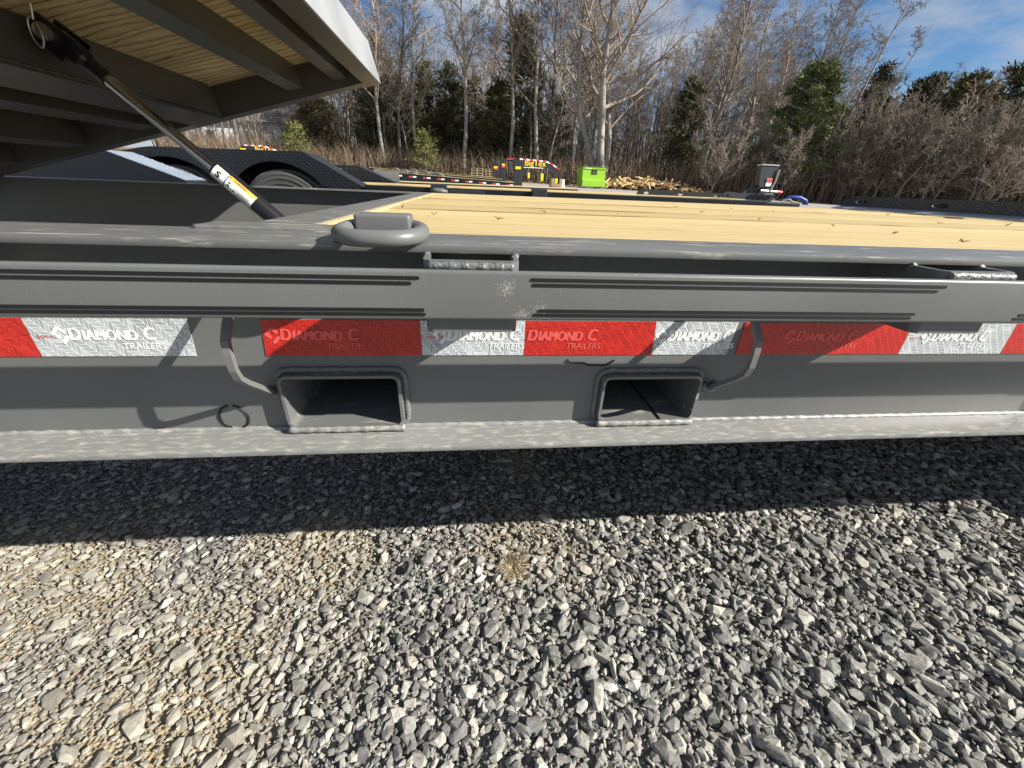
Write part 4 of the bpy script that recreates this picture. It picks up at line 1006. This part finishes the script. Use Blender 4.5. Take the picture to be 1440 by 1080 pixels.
def pallets(x0, x1, y, n, label):
    g = ground_z(x0, y); P_ = root('pallet_stack', label, 'pallets', ((x0 + x1) / 2, y + .5, g))
    for i in range(n):
        z = g + i * .15
        p = MB().box(x0, x1, y, y + 1.0, z + .125, z + .145).build('top_deck', M_pallet, P_)
        MB().box(x0, x1, y, y + 1.0, z, z + .02).build('bottom_deck', M_pallet, P_)
        for k in range(3):
            xx = x0 + (x1 - x0 - .06) * k / 2; MB().box(xx, xx + .06, y + .002, y + .998, z + .021, z + .124).build('stringer', M_pallet, P_)
pallets(0.05, 0.85, 30, 6, 'taller stack of weathered pallets left of the gooseneck uprights')
pallets(1.02, 1.62, 30.3, 6, 'stack of weathered pallets half hidden by the gooseneck uprights')
o = MB().bbox(3.36, 3.79, 18.0, 18.4, ground_z(3.5, 18), 1.11, .02).build('concrete_block', M_pallet); tag(o, 'pale block standing under the gooseneck coupler', 'block')
o = MB().prism([(4.225, ground_z(4.3, 20)), (4.26, 1.13), (4.36, 1.13), (4.42, ground_z(4.3, 20) + .1), (4.5, ground_z(4.3, 20))], 20, 20.2, 'y').build('white_post', M_white); tag(o, 'short white post on the gravel beside the gooseneck coupler', 'post')

# ---- white house behind the trees
hx, hy = -27.0, 60.0; hz_ = ground_z(hx, hy)
HS = root('house', 'white sided house glimpsed between trunks at the far left', 'house', (hx, hy + 4, hz_))
MB().box(hx - 8, hx + 6.5, hy, hy + 8, hz_ - .5, hz_ + 4.2).build('wall', M_siding, HS)
rf = MB().prism([(hy - .5, hz_ + 4.201), (hy + 4, hz_ + 7.0), (hy + 8.5, hz_ + 4.201)], hx - 8.5, hx + 7, 'x').build('roof', M_roof, HS)
for x in (hx - 5.5, hx - 1, hx + 3.2):
    w_ = MB().box(x, x + 1.0, hy - .06, hy - .002, hz_ + 1.6, hz_ + 3.2).build('window', M_white, HS); MB().box(x + .08, x + .92, hy - .08, hy - .062, hz_ + 1.68, hz_ + 3.12).build('pane', M_glass, w_)

# ================================================================== THE WOODS
def tree_mesh_bare(seed, Ht, cb=0.3, spread=0.5, n1=16, r0=None, wander=0.05, lean=(0, 0), fork=0, up=0.35, dens=1.0):
    rng = random.Random(seed); T = MB(); Cn = MB(); r0 = r0 or Ht * .0125
    def path(p, d, L, n, wob, upk):
        out = [p.copy()]; d = d.normalized()
        for i in range(n):
            d = (d + Vector((rng.gauss(0, wob), rng.gauss(0, wob), rng.gauss(0, wob * .6) + upk))).normalized(); p = p + d * (L / n); out.append(p.copy())
        return out, d
    def at(ps, t):
        f = t * (len(ps) - 1); i = min(int(f), len(ps) - 2); return ps[i].lerp(ps[i + 1], f - i), (ps[i + 1] - ps[i]).normalized()
    def sub(ps, L, r, lvl):
        cnt = {1: rng.randint(6, 9), 2: rng.randint(5, 7), 3: rng.randint(4, 6)}[lvl]
        cnt = max(2, int(cnt * dens))
        for k in range(cnt):
            t = 0.18 + 0.8 * (k + rng.random()) / cnt; p, d = at(ps, min(t, .98))
            a = rng.uniform(0, 6.283); o = d.orthogonal(); o.rotate(Quaternion(d, a))
            dd = (d * rng.uniform(.55, 1.1) + o * rng.uniform(.5, 1.0)).normalized()
            l2 = L * rng.uniform(.30, .55) * (1.15 - .55 * t); r2 = max(.011, r * (1 - .7 * t) * rng.uniform(.45, .65))
            n = {1: 4, 2: 3, 3: 2}[lvl]
            q, _ = path(p, dd, l2, n, .17, .06)
            Cn.tube(q, [max(.0075, r2 * (1 - .75 * i / n)) for i in range(n + 1)], 4 if lvl == 1 else 3, caps=False)
            if lvl < 3: sub(q, l2, r2, lvl + 1)
    stems = [(Vector((0, 0, -.2)), Vector((lean[0], lean[1], 1)), Ht, r0)]
    for k in range(fork):
        a = rng.uniform(0, 6.28); stems.append((Vector((math.cos(a) * r0, math.sin(a) * r0, -.2)), Vector((lean[0] + .25 * math.cos(a), lean[1] + .2 * math.sin(a), 1)), Ht * rng.uniform(.75, .95), r0 * .75))
    for (p, d, h, r) in stems:
        ps, _ = path(p, d, h, 12, wander, .02)
        T.tube(ps, [r * (1.25 if i == 0 else 1) * (1 - .86 * (i / 12) ** .9) for i in range(13)], 8)
        nn = int(n1 * (1 if not fork else .8))
        for k in range(nn):
            t = cb + (0.97 - cb) * (k + rng.random() * .7) / nn; q0, dd = at(ps, min(t, .98))
            a = k * 2.4 + rng.uniform(-.5, .5); o = Vector((math.cos(a), math.sin(a), 0))
            l1 = h * spread * (1.05 - .75 * (t - cb) / (1 - cb)) * rng.uniform(.65, 1.1)
            d1 = (o * rng.uniform(.6, 1.0) + Vector((0, 0, up + rng.uniform(-.1, .45)))).normalized()
            r1 = max(.02, r * (1 - .8 * t) * rng.uniform(.4, .65))
            q, _ = path(q0, d1, l1, 7, .17, .06)
            Cn.tube(q, [max(.010, r1 * (1 - .8 * i / 7)) for i in range(8)], 5, caps=False)
            sub(q, l1, r1, 1)
    def mk(mb, nm, mat):
        me = bpy.data.meshes.new(nm); me.from_pydata(mb.v, [], mb.f); me.materials.append(mat); me.shade_smooth(); return me
    return T, Cn, mk
def bare_proto(seed, pale=True, **k):
    T, Cn, mk = tree_mesh_bare(seed, **k)
    return mk(T, 'trunk', M_barkp if pale else M_barkd), mk(Cn, 'crown', M_twig if pale else M_barkd)
def conifer_proto(seed, Ht, R0, n, mat, size, kind='cedar'):
    rng = random.Random(seed); T = MB(); Cn = MB()
    T.tube([(0, 0, -.2), (rng.uniform(-.1, .1), 0, Ht * .5), (0, 0, Ht * .96)], [Ht * .014, Ht * .009, .02], 7)
    if kind == 'cedar':
        nb = 95
        for b in range(nb):
            t = rng.random() ** 1.15; z = Ht * (.05 + .93 * t); a = rng.uniform(0, 6.283)
            L = R0 * ((1 - t) ** .62) * min(1.0, .6 + 2.2 * t) * rng.uniform(.45, 1.15) + .12
            p = Vector((0, 0, z)); q = p + Vector((math.cos(a) * L, math.sin(a) * L, L * rng.uniform(.15, .75)))
            T.tube([p, p.lerp(q, .5), q], [.035 * (1.1 - t), .02, .008], 3, caps=False)
            for k in range(n // nb):
                u = rng.random() ** .6; c = p.lerp(q, .15 + .9 * u) + Vector((rng.gauss(0, .13 + .12 * u), rng.gauss(0, .13 + .12 * u), rng.gauss(0, .16)))
                d = Vector((math.cos(a) * .5 + rng.gauss(0, .55), math.sin(a) * .5 + rng.gauss(0, .55), .55 + rng.gauss(0, .5))).normalized()
                s = d.orthogonal().normalized(); s.rotate(Quaternion(d, rng.uniform(0, 6.28))); l2 = size * rng.uniform(.5, 1.3); w = l2 * rng.uniform(.10, .22)
                Cn.add([c - s * w, c + s * w, c + d * l2], [(0, 1, 2)])
    else:
        nb = 46
        for b in range(nb):
            t = .16 + .82 * (b + rng.random()) / nb; z = Ht * t; a = b * 2.4 + rng.uniform(-.4, .4)
            L = R0 * (1.08 - t) ** .7 * rng.uniform(.6, 1.15); p = Vector((0, 0, z)); q = p + Vector((math.cos(a) * L, math.sin(a) * L, L * rng.uniform(.05, .45)))
            T.tube([p, p.lerp(q, .5) + Vector((0, 0, -.05 * L)), q], [.05 * (1.1 - t), .03 * (1.1 - t), .01], 4, caps=False)
            for k in range(n // nb):
                u = .3 + .75 * rng.random() ** .7; c = p.lerp(q, min(u, 1.03)) + Vector((rng.gauss(0, .22), rng.gauss(0, .22), rng.gauss(0, .17)))
                d = Vector((rng.gauss(0, 1) + math.cos(a) * .6, rng.gauss(0, 1) + math.sin(a) * .6, rng.gauss(.5, .7))).normalized(); s = d.orthogonal().normalized(); s.rotate(Quaternion(d, rng.uniform(0, 6.28)))
                l2 = size * rng.uniform(.6, 1.3); w = l2 * .13
                Cn.add([c - s * w, c + s * w, c + d * l2], [(0, 1, 2)])
    def mk(mb, nm, mt):
        me = bpy.data.meshes.new(nm); me.from_pydata(mb.v, [], mb.f); me.materials.append(mt); return me
    return mk(T, 'trunk', M_barkd), mk(Cn, 'crown', mat)
def plant(name, proto, label, x, y, rz=0, s=1.0, group=None, cat='tree', sz=None, dz=0.0):
    o = root(name, label, cat, (x, y, ground_z(x, y) + dz), group, world=False)
    o.rotation_euler = (0, 0, rz); o.scale = (s, s, sz or s)
    for me, nm in zip(proto, ('trunk', 'crown')):
        c = bpy.data.objects.new(nm, me); COL.objects.link(c); c.parent = o
    return o
P_tall = [bare_proto(100 + i, i % 3 != 2, Ht=18.5, cb=(.30, .36, .25, .40)[i % 4], spread=(.32, .25, .36, .28)[i % 4], n1=19, r0=.20, up=.55, wander=.055) for i in range(5)]
P_thin = [bare_proto(120 + i, i % 2 == 0, Ht=12.5, cb=.2, spread=.28, n1=15, r0=.095, up=.6, wander=.075, dens=.9) for i in range(4)]
P_big = bare_proto(131, True, Ht=21.0, cb=.27, spread=.52, n1=22, r0=.40, up=.55, fork=2, wander=.08)
P_lean = bare_proto(137, False, Ht=16.5, cb=.28, spread=.38, n1=18, r0=.26, up=.50, lean=(.13, 0), wander=.06)
P_multi = bare_proto(141, True, Ht=14.0, cb=.30, spread=.22, n1=13, r0=.14, up=.8, fork=2, lean=(.08, 0), wander=.04)
P_scrub = [bare_proto(150 + i, i % 2 == 0, Ht=6.5, cb=.12, spread=.42, n1=15, r0=.07, up=.45, fork=2, wander=.12, dens=.9) for i in range(3)]
P_ced = [conifer_proto(160 + i, 9.0, 2.0 + .3 * i, 7600, M_cedar, .34) for i in range(3)] + [conifer_proto(170, 7.5, 3.0, 11000, M_cedarb, .30)]
P_pine = conifer_proto(180, 10.5, 4.4, 16000, M_pine, .42, 'pine'); P_pineS = conifer_proto(181, 3.4, 1.7, 1500, M_pineY, .30, 'pine')

def kx(px):           # bearing table: sideways metres per metre of distance
    t = [(200, -.69), (280, -.578), (360, -.463), (440, -.345), (520, -.224), (600, -.099), (680, .029), (760, .162), (840, .299), (920, .44), (1000, .585), (1080, .735), (1160, .89), (1240, 1.05), (1320, 1.216), (1400, 1.387), (1480, 1.565), (1600, 1.86), (1800, 2.4)]
    for (a, b), (c, d) in zip(t[:-1], t[1:]):
        if px <= c: return b + (d - b) * (px - a) / (c - a)
    return t[-1][1]
def edge_y(b):        # distance of the wood's edge in a given bearing
    return 43.0 / (1 + 0.30 * max(b, 0)) + 2.0 * max(-b, 0)
named = [
 (541, 0, 'bare_tree', P_tall[0], 'straight pale bare tree standing under the tip of the tilted deck', .2, .95, None),
 (566, 1.5, 'bare_tree', P_tall[2], 'dark trunked bare tree second from the tilted deck tip', 1.4, .9, None),
 (652, 0.2, 'bare_tree', P_tall[1], 'tall pale bare tree with wide crown left of the pallet stacks', 2.2, 1.08, None),
 (718, 0.5, 'bare_tree', P_tall[3], 'pale bare tree rising straight behind the lettered gooseneck neck', 3.1, 1.0, None),
 (755, 1.5, 'bare_tree', P_tall[4], 'tall twin looking bare tree between gooseneck neck and dumpster', 4.0, 1.05, None),
 (767, 3.0, 'bare_tree', P_tall[2], 'dark slender bare tree just right of the tall one behind the gooseneck coupler', 5.0, 1.0, None),
 (845, 0.0, 'bare_tree', P_big, 'largest bare tree with many stems and arching limbs behind the green dumpster', 0.6, 1.0, None),
 (968, 0.0, 'bare_tree', P_lean, 'dark bare tree leaning right above the far end of the scrap wood heap', 0.1, .95, None),
 (1142, 0.5, 'bare_tree', P_multi, 'slender several stemmed bare tree right of the big pine, reaching the top edge', 0.3, 1.12, None),
 (1232, 3, 'bare_tree', P_thin[1], 'thin bare tree with raised branches left of the bronzed cedar', 0.9, .80, None),
 (1345, 6, 'bare_tree', P_thin[3], 'small bare tree against blue sky between the two right-hand cedars', 0.3, .82, None),
 (1408, 5, 'bare_tree', P_thin[0], 'small bare tree near the right picture edge against the sky', 0.7, .82, None),
 (1452, 4, 'bare_tree', P_tall[2], 'dark bare tree cut by the right picture edge', 2.0, .62, None),
 (1180, -1, 'bare_tree', P_scrub[0], 'low crooked bare tree with pale limbs at the wood edge right of the pine', 0.0, 1.0, None),
 (1300, -2, 'bare_tree', P_scrub[1], 'low spreading bare tree over the brush below the bronzed cedar', 1.0, 1.0, None),
 (1395, -2, 'bare_tree', P_scrub[2], 'low pale limbed bare tree over the brush at the right', 2.0, 1.05, None),
 (945, 3, 'cedar_tree', P_ced[0], 'narrow dark cedar left of the leaning bare tree', 0.4, 1.0, None),
 (728, 6, 'cedar_tree', P_ced[1], 'tall dark cedar behind the lettered gooseneck neck', 1.0, 1.52, None),
 (545, 8, 'cedar_tree', P_ced[2], 'green cedar right beside the tip of the tilted deck', 2.0, 1.30, None),
 (1098, 0, 'pine_tree', P_pine, 'big green pine at the right of the open tool box lid', 0.2, .90, None),
 (1290, 1, 'cedar_tree', P_ced[3], 'broad bronzed cedar right of the several stemmed bare tree', 0.2, 1.22, None),
 (1365, 3, 'cedar_tree', P_ced[1], 'dark pointed cedar right of the bronzed cedar', 0.5, .95, None),
 (600, -2, 'pine_tree', P_pineS, 'small yellow green pine sapling left of the pallet stacks', 0.2, 1.0, None),
 (425, -1, 'pine_tree', P_pineS, 'yellow green pine sapling above the tread plate fender slope', 1.6, 1.0, None),
]
for px, dy, nm, pr, lb, rz, s, sz in named:
    b = kx(px); y = edge_y(b) + dy; plant(nm, pr, lb, b * y, y, rz, s)
rng = random.Random(77)
gi = 0
for i in range(185):
    px = rng.uniform(250, 1640); b = kx(px); dy = rng.uniform(2.5, 26); y = edge_y(b) + dy
    far = px > 1170
    r = rng.random()
    if r < .45: pr = P_tall[rng.randrange(5)]; s = rng.uniform(.75, 1.05) * (.58 if far else 1)
    else: pr = P_thin[rng.randrange(4)]; s = rng.uniform(.8, 1.15) * (.66 if far else 1)
    plant('bare_tree', pr, 'bare leafless tree deep among the other trunks of the woods', b * y, y, rng.uniform(0, 6.28), s, 'bare trees deep in the woods')
for i in range(62):
    px = rng.choice((rng.uniform(420, 800), rng.uniform(1010, 1640), rng.uniform(1150, 1640))); b = kx(px); y = edge_y(b) + rng.uniform(5, 22)
    if 760 < px < 930 and rng.random() < .7: continue
    plant('cedar_tree', P_ced[rng.choice((0, 1, 2, 3, 3) if px > 1000 else (0, 1, 2, 3))], 'dark evergreen cedar half hidden among the bare trunks', b * y, y, rng.uniform(0, 6.28), rng.uniform(.75, 1.15) * (1.12 if px > 1150 else 1), 'cedars half hidden in the woods')
for i in range(70):
    px = rng.uniform(1000, 1660); b = kx(px); y = edge_y(b) + rng.uniform(-1.5, 3)
    plant('bare_tree', P_scrub[rng.randrange(3)], 'scrubby low bare tree tangled in the brush of the wood edge', b * y, y, rng.uniform(0, 6.28), rng.uniform(.65, 1.0) * (1.0 if px < 1180 else 1.42), 'scrub trees tangled in the brush')
# brush along the wood edge: a tangle nobody could count
def brush():
    rs = np.random.RandomState(5); V = []; F = []
    rng = random.Random(31); mb = MB()
    for i in range(24000):
        px = rng.uniform(240, 1640); b = kx(px); k = rng.random() ** 1.6; y = edge_y(b) - 1.2 + k * 17; x = b * y
        rightk = min(1, max(0, (px - 900) / 350)); hgt = rng.uniform(.5, 3.0 + 1.8 * rightk) * (1 + .5 * k)
        z = ground_z(x, y) - .05; a = rng.uniform(0, 6.28); bend = rng.uniform(.1, .9) * hgt
        p0 = (x, y, z); p1 = (x + math.cos(a) * bend * .35, y + math.sin(a) * bend * .3, z + hgt * .62); p2 = (x + math.cos(a) * bend, y + math.sin(a) * bend, z + hgt * rng.uniform(.7, 1.05))
        w = rng.uniform(.012, .030); c = len(mb.v)
        for p, r in ((p0, w), (p1, w * .7)):
            for q in range(3): mb.v.append((p[0] + r * math.cos(q * 2.094 + a), p[1] + r * math.sin(q * 2.094 + a), p[2]))
        mb.v.append(p2)
        for q in range(3):
            q2 = (q + 1) % 3; mb.f += [(c + q, c + q2, c + 3 + q2, c + 3 + q), (c + 3 + q, c + 3 + q2, c + 6)]
    # dead leaves hanging in it
    for i in range(30000):
        px = rng.uniform(240, 1640); b = kx(px); k = rng.random() ** 1.4; y = edge_y(b) - 1.0 + k * 16; x = b * y
        rightk = min(1, max(0, (px - 900) / 350)); z = ground_z(x, y) + rng.random() ** 1.3 * (1.3 + 3.4 * rightk) * (1 + .6 * k)
        s = rng.uniform(.05, .13); d = Vector((rng.gauss(0, 1), rng.gauss(0, 1), rng.gauss(0, 1))).normalized(); e = d.orthogonal().normalized() * s; g = d.cross(e) * 1.0
        c = Vector((x, y, z)); mb.add([c - e, c + g * .5, c + e * 1.2], [(0, 1, 2)])
    me = bpy.data.meshes.new('undergrowth'); me.from_pydata(mb.v, [], mb.f); me.materials.append(M_bramble)
    o = link('undergrowth', me, None, 'stuff'); o['label'] = 'tangled brown winter brush along the edge of the woods'; o['category'] = 'undergrowth'
brush()
def litter():
    rng = random.Random(41); mb = MB()
    for i in range(9000):
        px = rng.uniform(240, 1640); b = kx(px); y = edge_y(b) - 2.6 + rng.random() ** .8 * 8; x = b * y
        s = rng.uniform(.06, .20); c = Vector((x, y, ground_z(x, y) + .02)); a = rng.uniform(0, 6.28)
        mb.add([c + Vector((math.cos(a) * s, math.sin(a) * s, rng.uniform(0, .05))), c + Vector((math.cos(a + 2) * s, math.sin(a + 2) * s, rng.uniform(0, .12))), c + Vector((math.cos(a + 4) * s, math.sin(a + 4) * s, rng.uniform(.0, .2)))], [(0, 1, 2)])
    me = bpy.data.meshes.new('leaf_litter'); me.from_pydata(mb.v, [], mb.f); me.materials.append(M_litter)
    o = link('leaf_litter', me, None, 'stuff'); o['label'] = 'fallen brown leaves and dry grass at the foot of the woods'; o['category'] = 'leaf litter'
litter()

def far_woods():
    '''the woods beyond, which read as one mass of stems and twigs'''
    rng = random.Random(51); mb = MB()
    def stick(p0, p1, r0, r1):
        c = len(mb.v); a = rng.uniform(0, 2)
        for p, r in ((p0, r0), (p1, r1)):
            for q in range(3): mb.v.append((p[0] + r * math.cos(q * 2.094 + a), p[1] + r * math.sin(q * 2.094 + a), p[2]))
        for q in range(3):
            q2 = (q + 1) % 3; mb.f.append((c + q, c + q2, c + 3 + q2, c + 3 + q))
    for i in range(2700):
        px = rng.uniform(230, 1700); b = kx(px); y = edge_y(b) + rng.uniform(14, 48); x = b * y; z = ground_z(x, y) - .3
        h = rng.uniform(5.5, 17.0) * (.66 if px > 1150 else 1); lx, ly = rng.gauss(0, .06) * h, rng.gauss(0, .04) * h; r = rng.uniform(.04, .12)
        top = (x + lx, y + ly, z + h); stick((x, y, z), top, r, r * .25)
        for k in range(20):
            t = .2 + .8 * rng.random(); p = (x + lx * t, y + ly * t, z + h * t); a = rng.uniform(0, 6.28); L = rng.uniform(.6, 2.4) * (1.2 - t * .7)
            q = (p[0] + math.cos(a) * L * .7, p[1] + math.sin(a) * L * .7, p[2] + L * rng.uniform(.2, .9)); stick(p, q, .028, .012)
            for m in range(2):
                a2 = rng.uniform(0, 6.28); u = rng.uniform(.3, .9); p2 = tuple(p[w] + (q[w] - p[w]) * u for w in range(3)); stick(p2, (p2[0] + math.cos(a2) * L * .35, p2[1] + math.sin(a2) * L * .35, p2[2] + L * .35), .014, .008)
    me = bpy.data.meshes.new('distant_woods'); me.from_pydata(mb.v, [], mb.f); me.materials.append(M_twig)
    o = link('distant_woods', me, None, 'stuff'); o['label'] = 'grey brown mass of distant stems and twigs deep in the woods'; o['category'] = 'woods'
far_woods()
